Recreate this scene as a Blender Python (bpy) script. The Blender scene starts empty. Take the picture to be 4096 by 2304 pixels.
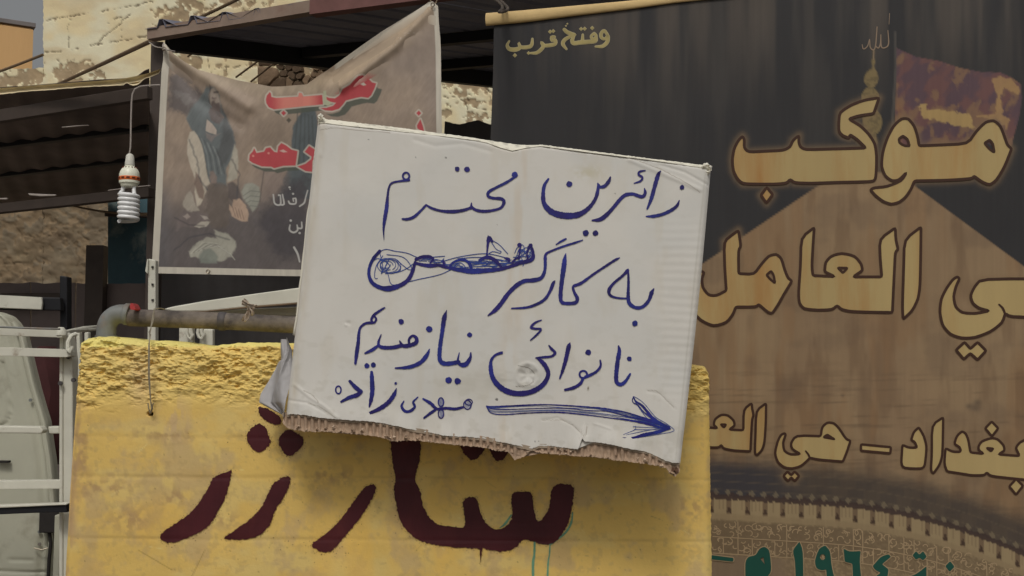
import bpy, math, random
import numpy as np
from mathutils import Vector
from mathutils.geometry import tessellate_polygon
random.seed(7)
R = math.radians
scene = bpy.context.scene
col = scene.collection

# ---------------------------------------------------------------- camera, sky, sun, exposure
CAM = np.array((0.0, 0.0, 1.5)); PITCH = R(4.0); F = 4392.0
cd = bpy.data.cameras.new('camera'); cam = bpy.data.objects.new('camera', cd); col.objects.link(cam)
cam.location = CAM; cam.rotation_euler = (R(90) + PITCH, 0, 0)
cd.sensor_width = 36.0; cd.lens = 36.0 * F / 4096.0; cd.clip_start = 0.05; cd.clip_end = 800
scene.camera = cam
SUN_EL, SUN_AZ = R(52), R(186)
w = bpy.data.worlds.new('World'); scene.world = w; w.use_nodes = True
nt = w.node_tree; bg = nt.nodes['Background']
sky = nt.nodes.new('ShaderNodeTexSky'); sky.sky_type = 'NISHITA'; sky.sun_disc = False
sky.sun_elevation = SUN_EL; sky.sun_rotation = SUN_AZ; sky.dust_density = 6.0; sky.air_density = 1.6; sky.ozone_density = 1.0
hs = nt.nodes.new('ShaderNodeHueSaturation'); hs.inputs['Saturation'].default_value = 0.12; hs.inputs['Value'].default_value = 1.0
nt.links.new(sky.outputs[0], hs.inputs['Color']); nt.links.new(hs.outputs[0], bg.inputs[0]); bg.inputs[1].default_value = 0.088
sl = bpy.data.lights.new('sun', 'SUN'); sl.energy = 1.5; sl.angle = R(12); sl.color = (1.0, .95, .87)
so = bpy.data.objects.new('sun', sl); col.objects.link(so); so.location = (0, -3, 8)
sd = Vector((math.sin(SUN_AZ) * math.cos(SUN_EL), math.cos(SUN_AZ) * math.cos(SUN_EL), math.sin(SUN_EL)))
so.rotation_euler = sd.to_track_quat('Z', 'Y').to_euler()
vs = scene.view_settings; vs.view_transform = 'Standard'; vs.look = 'None'; vs.gamma = 1; vs.use_curve_mapping = False; vs.exposure = -0.54

# ---------------------------------------------------------------- maths helpers
def lin(c): return tuple(((x / 255 + .055) / 1.055) ** 2.4 if x / 255 > .04045 else x / 255 / 12.92 for x in c)
def alb(r, g, b, k=.62): return tuple(min(v / k, .88) for v in lin((r, g, b)))
FW = np.array((0, math.cos(PITCH), math.sin(PITCH))); UP = np.array((0, -math.sin(PITCH), math.cos(PITCH))); RT = np.array((1.0, 0, 0))
def ray(px, py):
    px = np.asarray(px, float); py = np.asarray(py, float)
    return FW + ((px - 2048) / F)[..., None] * RT - ((py - 1152) / F)[..., None] * UP
def at(px, py, Y):                      # the point seen in that direction at distance Y
    r = ray(px, py); return CAM + r * (np.asarray(Y, float) / r[..., 1])[..., None]
class Plane:                            # a surface of the place: anchor, facing, and a map from traced outline to 3D
    def __init__(s, px, py, Y, yaw=0, tilt=0):
        s.o = at(px, py, Y); y = R(yaw); t = R(tilt)
        s.r = np.array((math.cos(y), -math.sin(y), 0)); n = np.array((-math.sin(y), -math.cos(y), 0))
        s.n = n * math.cos(t) + np.array((0, 0, 1)) * math.sin(t); s.up = np.cross(s.r, s.n) * -1
        if s.up[2] < 0: s.up = -s.up
    def __call__(s, px, py, d=0):
        r = ray(px, py); t = ((s.o - CAM) @ s.n) / (r @ s.n)
        return CAM + r * t[..., None] + np.asarray(d, float)[..., None] * s.n
def hsh(ix, iy, s):
    h = (ix.astype(np.int64) * 374761393 + iy.astype(np.int64) * 668265263 + s * 1442695041) & 0x7fffffff
    h = ((h ^ (h >> 13)) * 1274126177) & 0x7fffffff
    return ((h ^ (h >> 16)) & 0xffff) / 65535.0
def vnoise(x, y, s=0):
    ix = np.floor(x); iy = np.floor(y); fx = x - ix; fy = y - iy; fx = fx * fx * (3 - 2 * fx); fy = fy * fy * (3 - 2 * fy)
    a = hsh(ix, iy, s); b = hsh(ix + 1, iy, s); c = hsh(ix, iy + 1, s); d = hsh(ix + 1, iy + 1, s)
    return (a * (1 - fx) + b * fx) * (1 - fy) + (c * (1 - fx) + d * fx) * fy
def fbm(x, y, o=4, s=0, g=.5):
    v = 0; a = 1; t = 0
    for i in range(o):
        v = v + a * vnoise(x * 2 ** i + 17 * i, y * 2 ** i + 31 * i, s + i); t += a; a *= g
    return v / t
def sst(a, b, x): t = np.clip((x - a) / (b - a), 0, 1); return t * t * (3 - 2 * t)
def catmull(P, step=6.0, closed=False):
    P = [np.array(p, float) for p in P]
    if len(P) < 3 and not closed:
        n = max(2, int(np.linalg.norm(P[1][:2] - P[0][:2]) / step)); return np.array([P[0] + (P[1] - P[0]) * i / n for i in range(n + 1)])
    out = []; N = len(P)
    rng = range(N) if closed else range(N - 1)
    for i in rng:
        p1 = P[i]; p2 = P[(i + 1) % N]
        p0 = P[(i - 1) % N] if (closed or i > 0) else 2 * p1 - p2
        p3 = P[(i + 2) % N] if (closed or i < N - 2) else 2 * p2 - p1
        n = max(1, int(np.linalg.norm(p2[:2] - p1[:2]) / step))
        for k in range(n):
            t = k / n
            out.append(.5 * (2 * p1 + (p2 - p0) * t + (2 * p0 - 5 * p1 + 4 * p2 - p3) * t * t + (3 * p1 - p0 - 3 * p2 + p3) * t ** 3))
    if not closed: out.append(P[-1])
    return np.array(out)
def rounded(P, r=12.0):                 # outline with softly rounded corners
    P = [np.array(p, float) for p in P]; N = len(P); out = []
    for i in range(N):
        a, b, c = P[i - 1], P[i], P[(i + 1) % N]
        d1 = np.linalg.norm(a - b); d2 = np.linalg.norm(c - b)
        if d1 < 1e-6 or d2 < 1e-6: continue
        cosang = (a - b) @ (c - b) / (d1 * d2)
        k1 = min(r if cosang > -.5 else d1 * .33, d1 * .33); k2 = min(r if cosang > -.5 else d2 * .33, d2 * .33)
        q1 = b + (a - b) / d1 * k1; q2 = b + (c - b) / d2 * k2
        out += [q1, .25 * q1 + .5 * b + .25 * q2, q2]
    return np.array(out)
def segdist(X, Y, pts, closed=False, m=80):
    D = np.full(X.shape, 1e6); pts = np.asarray(pts, float); n = len(pts)
    for i in range(n if closed else n - 1):
        a = pts[i]; b = pts[(i + 1) % n]; wa = a[2] if len(a) > 2 else 0; wb = b[2] if len(b) > 2 else 0
        k = (X > min(a[0], b[0]) - m) & (X < max(a[0], b[0]) + m) & (Y > min(a[1], b[1]) - m) & (Y < max(a[1], b[1]) + m)
        if not k.any(): continue
        x = X[k] - a[0]; y = Y[k] - a[1]; dx, dy = b[0] - a[0], b[1] - a[1]; L = dx * dx + dy * dy + 1e-9
        t = np.clip((x * dx + y * dy) / L, 0, 1)
        d = np.hypot(x - t * dx, y - t * dy) - (wa + (wb - wa) * t) / 2
        D[k] = np.minimum(D[k], d)
    return D
def inside(X, Y, P):
    c = np.zeros(X.shape, bool); n = len(P)
    for i in range(n):
        x1, y1 = P[i][:2]; x2, y2 = P[i - 1][:2]
        if y1 == y2: continue
        c ^= ((y1 > Y) != (y2 > Y)) & (X < (x2 - x1) * (Y - y1) / (y2 - y1) + x1)
    return c
def sdf(X, Y, P, m=80):
    d = segdist(X, Y, [p[:2] for p in P], True, m); return np.where(inside(X, Y, P), -d, d)
def tr(P, ox, oy, k): return [(ox + p[0] / k, oy + p[1] / k) + tuple(q / k for q in p[2:]) for p in P]

# ---------------------------------------------------------------- object helpers
def mesh_np(name, V, Fq, mat, cols=None, smooth=True, parent=None):
    me = bpy.data.meshes.new(name); V = np.asarray(V, np.float32).reshape(-1, 3); Fq = np.asarray(Fq, np.int32)
    n, k = Fq.shape
    me.vertices.add(len(V)); me.vertices.foreach_set('co', V.ravel())
    me.loops.add(n * k); me.loops.foreach_set('vertex_index', Fq.ravel())
    me.polygons.add(n); me.polygons.foreach_set('loop_start', np.arange(n, dtype=np.int32) * k)
    me.polygons.foreach_set('loop_total', np.full(n, k, np.int32))
    me.update(calc_edges=True); me.validate()
    me.polygons.foreach_set('use_smooth', np.full(n, smooth))
    if cols is not None:
        ca = me.color_attributes.new('Col', 'FLOAT_COLOR', 'POINT')
        c4 = np.ones((len(V), 4), np.float32); c4[:, :3] = np.asarray(cols).reshape(-1, 3); ca.data.foreach_set('color', c4.ravel())
    me.materials.append(mat); o = bpy.data.objects.new(name, me); col.objects.link(o); o.parent = parent
    return o
def grid(name, P, mat, cols=None, back=None, parent=None, smooth=True):
    """P: rows x cols x 3 front surface; back: vector that gives the sheet its thickness."""
    r, c = P.shape[:2]; idx = np.arange(r * c).reshape(r, c)
    q = np.stack([idx[:-1, :-1], idx[1:, :-1], idx[1:, 1:], idx[:-1, 1:]], -1).reshape(-1, 4)
    V = P.reshape(-1, 3); C = None if cols is None else cols.reshape(-1, 3)
    if back is not None:
        loop = np.concatenate([idx[0, :-1], idx[:-1, -1], idx[-1, :0:-1], idx[:0:-1, 0]])
        n0 = len(V); B = V + np.asarray(back)
        V = np.concatenate([V, V[loop], V[loop] + np.asarray(back)]); L = len(loop)
        a = n0 + np.arange(L); b = n0 + (np.arange(L) + 1) % L
        side = np.stack([a, b, b + L, a + L], -1)
        cr = np.array([[0, 0], [0, c - 1], [r - 1, c - 1], [r - 1, 0]])
        # coarse back following the outline
        ri = np.unique(np.linspace(0, r - 1, min(r, 24)).astype(int)); ci = np.unique(np.linspace(0, c - 1, min(c, 24)).astype(int))
        BV = B.reshape(r, c, 3)[np.ix_(ri, ci)]; bi = len(V) + np.arange(BV.shape[0] * BV.shape[1]).reshape(BV.shape[:2])
        bq = np.stack([bi[:-1, :-1], bi[:-1, 1:], bi[1:, 1:], bi[1:, :-1]], -1).reshape(-1, 4)
        if C is not None:
            C = np.concatenate([C, C[loop], C[loop], C.reshape(r, c, 3)[np.ix_(ri, ci)].reshape(-1, 3)])
        V = np.concatenate([V, BV.reshape(-1, 3)]); q = np.concatenate([q, side, bq])
    return mesh_np(name, V, q, mat, C, smooth, parent)
class MB:
    def __init__(s): s.v = []; s.f = []
    def add(s, V, Fc): n = len(s.v); s.v += [tuple(map(float, p)) for p in V]; s.f += [tuple(i + n for i in f) for f in Fc]
    def box(s, c, sz, X=None, Yv=None, Z=None, bev=.12):
        c = np.array(c, float); X = np.array((1., 0, 0)) if X is None else X; Yv = np.array((0, 1., 0)) if Yv is None else Yv; Z = np.cross(X, Yv) if Z is None else Z
        h = np.array(sz) / 2; b = min(h) * bev; pts = []
        for z, q in ((-h[2], 1), (-h[2] + b, 0), (h[2] - b, 0), (h[2], 1)):
            a, e = (h[0] - b, h[1] - b) if q else (h[0], h[1])
            for sx, sy in ((-1, -1), (1, -1), (1, 1), (-1, 1)):
                if q: pts.append(c + X * sx * a + Yv * sy * e + Z * z)
                else: pts.append(c + X * sx * a + Yv * sy * e + Z * z)
        fs = [(3, 2, 1, 0), (12, 13, 14, 15)]
        for l in range(3):
            for i in range(4): fs.append((l * 4 + i, l * 4 + (i + 1) % 4, l * 4 + 4 + (i + 1) % 4, l * 4 + 4 + i))
        s.add(pts, fs); return s
    def bar(s, a, b, w, h, up=(0, 0, 1)):
        a = np.array(a, float); b = np.array(b, float); X = b - a; L = np.linalg.norm(X); X /= L
        Yv = np.cross(np.array(up, float), X); Yv /= np.linalg.norm(Yv); return s.box((a + b) / 2, (L, w, h), X, Yv)
    def tube(s, pts, r, n=10, caps=True):
        pts = [np.array(p, float) for p in pts]; N = len(pts); rr = r if hasattr(r, '__len__') else [r] * N; V = []; prev = None
        for i, p in enumerate(pts):
            t = pts[min(i + 1, N - 1)] - pts[max(i - 1, 0)]; t /= np.linalg.norm(t) + 1e-12
            if prev is None:
                u = np.cross(t, (0, 0, 1)) if abs(t[2]) < .9 else np.cross(t, (1, 0, 0))
            else: u = prev - t * (prev @ t)
            u /= np.linalg.norm(u); prev = u; v = np.cross(t, u)
            for k in range(n): a = 2 * math.pi * k / n; V.append(p + (u * math.cos(a) + v * math.sin(a)) * rr[i])
        fs = []
        for i in range(N - 1):
            for k in range(n): fs.append((i * n + k, i * n + (k + 1) % n, (i + 1) * n + (k + 1) % n, (i + 1) * n + k))
        if caps: fs.append(tuple(range(n))[::-1]); fs.append(tuple((N - 1) * n + k for k in range(n)))
        s.add(V, fs); return s
    def lathe(s, c, prof, n=28):
        V = []; c = np.array(c, float)
        for z, r in prof:
            for k in range(n): a = 2 * math.pi * k / n; V.append(c + (r * math.cos(a), r * math.sin(a), z))
        m = len(prof); fs = []
        for i in range(m - 1):
            for k in range(n): fs.append((i * n + k, i * n + (k + 1) % n, (i + 1) * n + (k + 1) % n, (i + 1) * n + k))
        fs.append(tuple(range(n))[::-1]); fs.append(tuple((m - 1) * n + k for k in range(n))); s.add(V, fs); return s
    def build(s, name, mat, parent=None, smooth=True, angle=40):
        me = bpy.data.meshes.new(name); me.from_pydata(s.v, [], s.f); me.update(); me.materials.append(mat)
        o = bpy.data.objects.new(name, me); col.objects.link(o); o.parent = parent
        if smooth:
            me.polygons.foreach_set('use_smooth', [True] * len(me.polygons)); me.set_sharp_from_angle(angle=R(angle))
        return o
def tag(o, label=None, cat=None, group=None, kind=None):
    if label: o['label'] = label
    if cat: o['category'] = cat
    if group: o['group'] = group
    if kind: o['kind'] = kind
    return o
def thing(name, label, cat, group=None):
    o = bpy.data.objects.new(name, None); col.objects.link(o); o.empty_display_size = .1; return tag(o, label, cat, group)

class Ink:                              # flat print and paint: outlines laid on a surface
    def __init__(s, plane, h, disp=None): s.pl = plane; s.h = h; s.d = disp; s.v = []; s.f = []; s.k = 0
    def _add(s, P, fs, H):
        n = len(s.v); s.v += [(p[0], p[1], H if np.isscalar(H) else H[i]) for i, p in enumerate(P)]; s.f += [tuple(i + n for i in f) for f in fs]; s.k += 1
    def stroke(s, pts, jit=0, wmul=1, step=6, closed=False, smooth=True):
        pts = [tuple(p) if len(p) > 2 else (p[0], p[1], 8) for p in pts]
        C = catmull(pts, step, closed) if smooth else np.array(pts, float); N = len(C)
        if closed: C = np.concatenate([C, C[:1]]); N += 1
        T = np.gradient(C[:, :2], axis=0)
        if closed: T[0] = T[-1] = C[1, :2] - C[-2, :2]
        T /= np.linalg.norm(T, axis=1)[:, None] + 1e-9; Nn = np.stack([-T[:, 1], T[:, 0]], 1)
        W = C[:, 2] * wmul / 2
        if jit: W = W * (1 + jit * (np.array([random.random() for _ in range(N)]) - .5)); 
        L = C[:, :2] + Nn * W[:, None]; Rr = C[:, :2] - Nn * W[:, None]
        H = s.h + (s.k % 150) * 2e-6 + np.arange(N) * 2e-7
        P = np.concatenate([L, Rr]); fs = [(i, i + 1, N + i + 1, N + i) for i in range(N - 1)]
        s._add(P, fs, np.concatenate([H, H]))
        if not closed:
            for e, sg in ((0, -1), (N - 1, 1)):
                if W[e] < .6: continue
                a0 = math.atan2(Nn[e, 1], Nn[e, 0]); pts2 = [C[e, :2] + W[e] * np.array((math.cos(a0 - sg * math.pi * k / 8), math.sin(a0 - sg * math.pi * k / 8))) for k in range(9)]
                s._add(pts2, [tuple(range(9))], s.h + (s.k % 150) * 2e-6)
    def dot(s, x, y, r, jit=.25):
        n = 14; ph = random.random() * 6
        P = [(x + r * (1 + jit * (random.random() - .5)) * math.cos(2 * math.pi * k / n + ph), y + r * (1 + jit * (random.random() - .5)) * math.sin(2 * math.pi * k / n + ph)) for k in range(n)]
        s._add(P, [tuple(range(n))], s.h + (s.k % 150) * 2e-6)
    def ring(s, x, y, rx, ry, wd, turns=1, jit=0):
        n = 18; s.stroke([(x + rx * math.cos(2 * math.pi * k / n), y + ry * math.sin(2 * math.pi * k / n), wd) for k in range(n)], jit, closed=True)
    def poly(s, P, holes=()):
        rings = [[Vector((p[0], p[1], 0)) for p in q] for q in [P, *holes]]
        tris = tessellate_polygon(rings); allp = [p for q in [P, *holes] for p in q]; s._add(allp, [tuple(t) for t in tris], s.h + (s.k % 150) * 2e-6)
    def build(s, name, mat, parent):
        A = np.array(s.v); d = A[:, 2] + (s.d(A[:, 0], A[:, 1]) if s.d else 0)
        V = s.pl(A[:, 0], A[:, 1], d)
        me = bpy.data.meshes.new(name); me.from_pydata([tuple(v) for v in V], [], s.f); me.update(); me.materials.append(mat)
        n = s.pl.n; flip = []
        o = bpy.data.objects.new(name, me); col.objects.link(o); o.parent = parent
        return o

# ---------------------------------------------------------------- materials
def mat(name, base=(.5, .5, .5), rough=.7, metal=0, col_attr=False, var=.25, vs_=8.0, bump=.2, bs=60.0, bd=.002, tint=None, tint_s=3.0, tint_lo=.5, tint_hi=.7, stretch=(1, 1, 1), spec=.3, tr=0, fine=None):
    m = bpy.data.materials.new(name); m.use_nodes = True; t = m.node_tree; b = t.nodes['Principled BSDF']
    b.inputs['Roughness'].default_value = rough; b.inputs['Metallic'].default_value = metal; b.inputs['Specular IOR Level'].default_value = spec
    tc = t.nodes.new('ShaderNodeTexCoord'); mp = t.nodes.new('ShaderNodeMapping'); mp.inputs['Scale'].default_value = stretch
    t.links.new(tc.outputs['Object'], mp.inputs[0])
    def noise(sc, det=6, ro=.6):
        n = t.nodes.new('ShaderNodeTexNoise'); n.inputs['Scale'].default_value = sc; n.inputs['Detail'].default_value = det; n.inputs['Roughness'].default_value = ro
        t.links.new(mp.outputs[0], n.inputs['Vector']); return n.outputs['Fac']
    def mix(fac, A, B, mode='MIX'):
        x = t.nodes.new('ShaderNodeMix'); x.data_type = 'RGBA'; x.blend_type = mode
        for s_, v in ((x.inputs[0], fac), (x.inputs[6], A), (x.inputs[7], B)):
            if hasattr(v, 'default_value') or hasattr(v, 'is_linked'): t.links.new(v, s_)
            elif isinstance(v, (int, float)): s_.default_value = v
            else: s_.default_value = (*v, 1)
        return x.outputs[2]
    if col_attr: a = t.nodes.new('ShaderNodeAttribute'); a.attribute_name = 'Col'; c = a.outputs['Color']
    else: c = tuple(base)
    if tint:
        mr = t.nodes.new('ShaderNodeMapRange'); mr.inputs[1].default_value = tint_lo; mr.inputs[2].default_value = tint_hi
        t.links.new(noise(tint_s, 8, .65), mr.inputs[0]); c = mix(mr.outputs[0], c, tint)
    if var:
        mr = t.nodes.new('ShaderNodeMapRange'); mr.inputs[1].default_value = .25; mr.inputs[2].default_value = .75; mr.inputs[3].default_value = 1 - var; mr.inputs[4].default_value = 1 + var * .6
        t.links.new(noise(vs_), mr.inputs[0])
        vm = t.nodes.new('ShaderNodeVectorMath'); vm.operation = 'SCALE'
        if hasattr(c, 'is_linked') or not isinstance(c, tuple): t.links.new(c, vm.inputs[0])
        else: vm.inputs[0].default_value = c
        t.links.new(mr.outputs[0], vm.inputs[3]); c = vm.outputs[0]
    if isinstance(c, tuple): b.inputs['Base Color'].default_value = (*c, 1)
    else: t.links.new(c, b.inputs['Base Color'])
    if bump:
        bp = t.nodes.new('ShaderNodeBump'); bp.inputs['Strength'].default_value = bump; bp.inputs['Distance'].default_value = bd
        t.links.new(noise(bs, 8, .65), bp.inputs['Height']); t.links.new(bp.outputs[0], b.inputs['Normal'])
    return m
M = {}
M['print'] = mat('faded_print_vinyl', rough=.62, col_attr=True, var=.10, vs_=5, bump=.25, bs=320, bd=.0006)
M['wall'] = mat('weathered_plaster', rough=.92, col_attr=True, var=.10, vs_=4, bump=.35, bs=40, bd=.006, spec=.1)
M['slab'] = mat('yellow_painted_concrete', rough=.75, col_attr=True, var=.10, vs_=9, bump=.35, bs=140, bd=.002, spec=.2)
M['card'] = mat('white_cardboard', rough=.8, col_attr=True, var=.04, vs_=12, bump=.12, bs=300, bd=.0006, spec=.15)
M['kraft'] = mat('brown_cardboard', alb(138, 118, 100), rough=.9, var=.25, vs_=60, bump=.5, bs=300, bd=.001, spec=.1)
M['kraft_light'] = mat('torn_paper_fibre', alb(166, 148, 130), rough=.9, var=.2, vs_=80, bump=.5, bs=300, bd=.001, spec=.1)
M['ink'] = mat('blue_black_ink', (.020, .013, .15), rough=.5, var=.5, vs_=40, bump=0, spec=.3, tint=(.02, .04, .30), tint_s=9, tint_lo=.45, tint_hi=.7)
M['pen'] = mat('blue_ballpoint', (.035, .07, .30), rough=.5, var=.3, vs_=60, bump=0)
M['maroon'] = mat('maroon_paint', (.072, .012, .016), rough=.5, var=.35, vs_=14, bump=.3, bs=120, bd=.0010, spec=.3, tint=(.11, .022, .022), tint_s=9, tint_lo=.5, tint_hi=.75, stretch=(1, 1, .5))
M['teal_paint'] = mat('teal_paint', alb(92, 130, 105), rough=.5, var=.3, vs_=40, bump=0)
M['gold'] = mat('gold_print', alb(146, 127, 86), rough=.62, var=.12, vs_=4, bump=.15, bs=320, bd=.0004, tint=alb(138, 102, 58), tint_s=3.2, tint_lo=.50, tint_hi=.72, stretch=(2.2, 2.2, .25))
M['outline'] = mat('dark_brown_print', alb(52, 32, 22), rough=.62, var=.15, bump=0)
M['gold_plain'] = mat('pale_gold_print', alb(140, 128, 84), rough=.62, var=.2, vs_=30, bump=0)
M['gold_edge'] = mat('faded_cream_print', alb(150, 140, 108), rough=.62, var=.2, vs_=30, bump=0)
M['green'] = mat('dark_green_print', alb(20, 62, 52), rough=.6, var=.15, bump=0)
M['frieze'] = mat('pale_tan_print', alb(134, 115, 88), rough=.65, var=.15, bump=0)
M['cream_roll'] = mat('cream_header_cloth', alb(176, 152, 108), rough=.85, var=.2, vs_=10, bump=.4, bs=40, bd=.004)
M['steel_beam'] = mat('grey_brown_painted_steel', alb(122, 106, 94, .62), rough=.6, var=.25, vs_=12, bump=.3, bs=80, bd=.001, tint=alb(96, 76, 66), tint_s=6)
M['steel_red'] = mat('red_oxide_steel', alb(98, 68, 64, .6), rough=.6, var=.25, vs_=12, bump=.3, bs=80, bd=.001)
M['post'] = mat('dark_brown_steel_post', alb(58, 50, 45, .6), rough=.6, var=.3, vs_=8, bump=.3, bs=60, bd=.001)
M['sheet_dark'] = mat('blue_grey_corrugated_steel', (.20, .20, .25), rough=.6, metal=.0, var=.35, vs_=3, bump=.2, bs=30, bd=.002)
M['fence_sheet'] = mat('dull_black_sheet', (.075, .068, .066), rough=.8, var=.4, vs_=2, bump=.2, bs=30, bd=.002)
M['sheet_brown'] = mat('sooty_corrugated_steel', (.17, .135, .125), rough=.75, var=.45, vs_=2.2, bump=.3, bs=30, bd=.002)
M['sheet_cream'] = mat('cream_sheet_edge', alb(184, 172, 142), rough=.8, var=.2, vs_=10, bump=.3, bs=60, bd=.002)
M['rod'] = mat('rusty_rod', alb(96, 80, 62), rough=.7, var=.3, vs_=10, bump=.3)
M['black_steel'] = mat('black_painted_steel', (.016, .016, .019), rough=.5, var=.3, bump=.2)
M['white_metal'] = mat('chalky_white_painted_metal', alb(172, 170, 158), rough=.55, var=.12, vs_=14, bump=.2, bs=90, bd=.001, tint=alb(112, 96, 78), tint_s=16, tint_lo=.62, tint_hi=.75, spec=.35)
M['truck'] = mat('dusty_white_truck_paint', alb(150, 149, 134), rough=.45, var=.14, vs_=5, bump=.12, bs=50, bd=.001, tint=alb(104, 96, 80), tint_s=7, tint_lo=.55, tint_hi=.85, spec=.4)
M['rubber'] = mat('dark_seal_rubber', (.03, .026, .024), rough=.8, var=.3, bump=.2)
M['galv'] = mat('galvanised_iron', alb(104, 106, 104), rough=.6, metal=.1, var=.35, vs_=22, bump=.4, bs=120, bd=.001, tint=alb(110, 92, 76), tint_s=14, tint_lo=.5, tint_hi=.7)
M['pipe'] = mat('weathered_pipe', alb(96, 88, 80), rough=.8, metal=.0, var=.5, vs_=30, bump=.8, bs=70, bd=.002, tint=alb(52, 48, 50), tint_s=16, tint_lo=.45, tint_hi=.65)
M['pipe_dark'] = mat('dark_pipe_coupling', alb(72, 68, 68), rough=.6, metal=.3, var=.4, vs_=40, bump=.5, bs=90)
M['red'] = mat('red_paint', alb(140, 48, 50), rough=.5, var=.2, bump=.2)
M['wire'] = mat('twisted_wire', alb(140, 132, 116), rough=.5, metal=.5, var=.3, bump=.2)
M['plastic'] = mat('grey_plastic_film', alb(150, 136, 122), rough=.5, var=.35, vs_=60, bump=.6, bs=120, bd=.004)
M['bulb_white'] = mat('yellowed_white_plastic', alb(204, 202, 178), rough=.4, var=.08, bump=.05, spec=.5)
M['bulb_glass'] = mat('white_phosphor_tube', alb(208, 208, 200), rough=.25, var=.05, bump=0, spec=.6)
M['bulb_orange'] = mat('orange_plastic_band', alb(200, 100, 50), rough=.4, var=.15, bump=0)
M['bulb_dark'] = mat('brown_vent_slot', alb(80, 36, 22), rough=.6, var=.1, bump=0)
M['socket'] = mat('grey_bakelite_socket', alb(172, 170, 160), rough=.5, var=.15, vs_=40, bump=.1)
M['cord'] = mat('pale_cord', alb(136, 128, 122), rough=.6, var=.15, bump=0)
M['far_wall'] = mat('ochre_render', alb(206, 166, 116, .8), rough=.9, var=.12, vs_=.8, bump=.3, bs=8, bd=.02, stretch=(1, 1, .2))
M['coping'] = mat('grey_metal_coping', alb(112, 106, 104, .7), rough=.6, var=.2, vs_=3, bump=.2)
M['ground'] = mat('dusty_asphalt', (.16, .14, .115), rough=.95, var=.3, vs_=1.5, bump=.5, bs=20, bd=.01, tint=(.30, .26, .20), tint_s=.7)
M['teal_panel'] = mat('blue_green_painted_board', alb(70, 96, 104, .8), rough=.7, var=.4, vs_=2.2, bump=.4, bs=20, bd=.004, tint=alb(150, 156, 146, .8), tint_s=1.6, tint_lo=.55, tint_hi=.66)
M['stone'] = mat('rubble_stone', alb(84, 68, 53, .8), rough=.95, var=.5, vs_=5, bump=.7, bs=26, bd=.01)
M['stone_pale'] = mat('pale_rubble_stone', alb(116, 96, 76, .8), rough=.95, var=.3, vs_=7, bump=.7, bs=26, bd=.01)
M['dark_red'] = mat('dull_red_cloth', (.05, .014, .014), rough=.9, var=.3)

# ---------------------------------------------------------------- ground
g = MB(); g.add([(-150, -60, 0), (150, -60, 0), (150, 240, 0), (-150, 240, 0)], [(0, 1, 2, 3)])
tag(g.build('ground', M['ground'], smooth=False), kind='structure')

# ---------------------------------------------------------------- house wall behind the yard
HW = Plane(175, 100, 10.0, yaw=22)
CRACKS = [([(165, 84), (300, 62), (420, 42), (500, 28), (640, 2), (900, -46)], 2.2), ([(165, 208), (230, 206), (300, 196), (380, 178), (470, 165), (560, 150), (620, 143)], 3.4),
          ([(385, 180), (410, 150), (440, 128), (484, 96), (486, 82), (520, 60), (546, 22), (600, 6), (640, -4)], 3.0), ([(430, 95), (455, 76), (485, 70)], 2.5), ([(273, 97), (274, 190)], 1.6),
          ([(485, 120), (487, 150)], 1.8), ([(833, 190), (833, 275)], 2.5), ([(850, 275), (930, 268), (1000, 258), (1075, 250)], 3), ([(905, 262), (905, 285)], 2.5), ([(930, 30), (950, 42), (985, 45), (1010, 20)], 2),
          ([(1765, 380), (1790, 392), (1830, 388), (1860, 410), (1870, 440)], 3), ([(1870, 400), (1900, 430), (1950, 442)], 3), ([(1930, 340), (1950, 362), (1962, 370)], 2.5),
          ([(372, 826), (370, 838)], 2), ([(175, 252), (230, 238), (252, 262), (300, 240)], 2), ([(60, 900), (90, 960), (200, 980), (240, 930), (300, 940), (430, 900)], 3), ([(240, 925), (232, 960), (262, 985), (300, 960), (292, 925), (258, 915), (240, 925)], 3), ([(310, 965), (300, 1010), (320, 1040), (300, 1090)], 3.5), ([(310, 930), (350, 960), (345, 985)], 3), ([(95, 935), (130, 950), (215, 945), (250, 915)], 3), ([(180, 1080), (215, 1110), (260, 1120)], 3), ([(370, 930), (420, 920), (435, 905)], 3), ([(300, 855), (340, 862), (350, 840)], 3), ([(0, 1055), (110, 1050)], 5), ([(400, 1070), (415, 1060), (430, 1068)], 4)]
PEEL = [(760, 20, 120, 55), (700, 60, 70, 50), (230, 300, 60, 34), (40, 325, 90, 38), (120, 310, 70, 34), (330, 268, 60, 24), (400, 300, 40, 20), (300, 330, 100, 30), (745, 215, 55, 45), (775, 250, 50, 30), (1210, 280, 160, 90), (1850, 330, 130, 48),
        (1790, 415, 14, 22), (1800, 425, 22, 30), (1930, 470, 50, 26), (1000, 15, 60, 16), (660, 100, 30, 34), (1900, 410, 40, 20), (1880, 455, 12, 14)]
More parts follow.
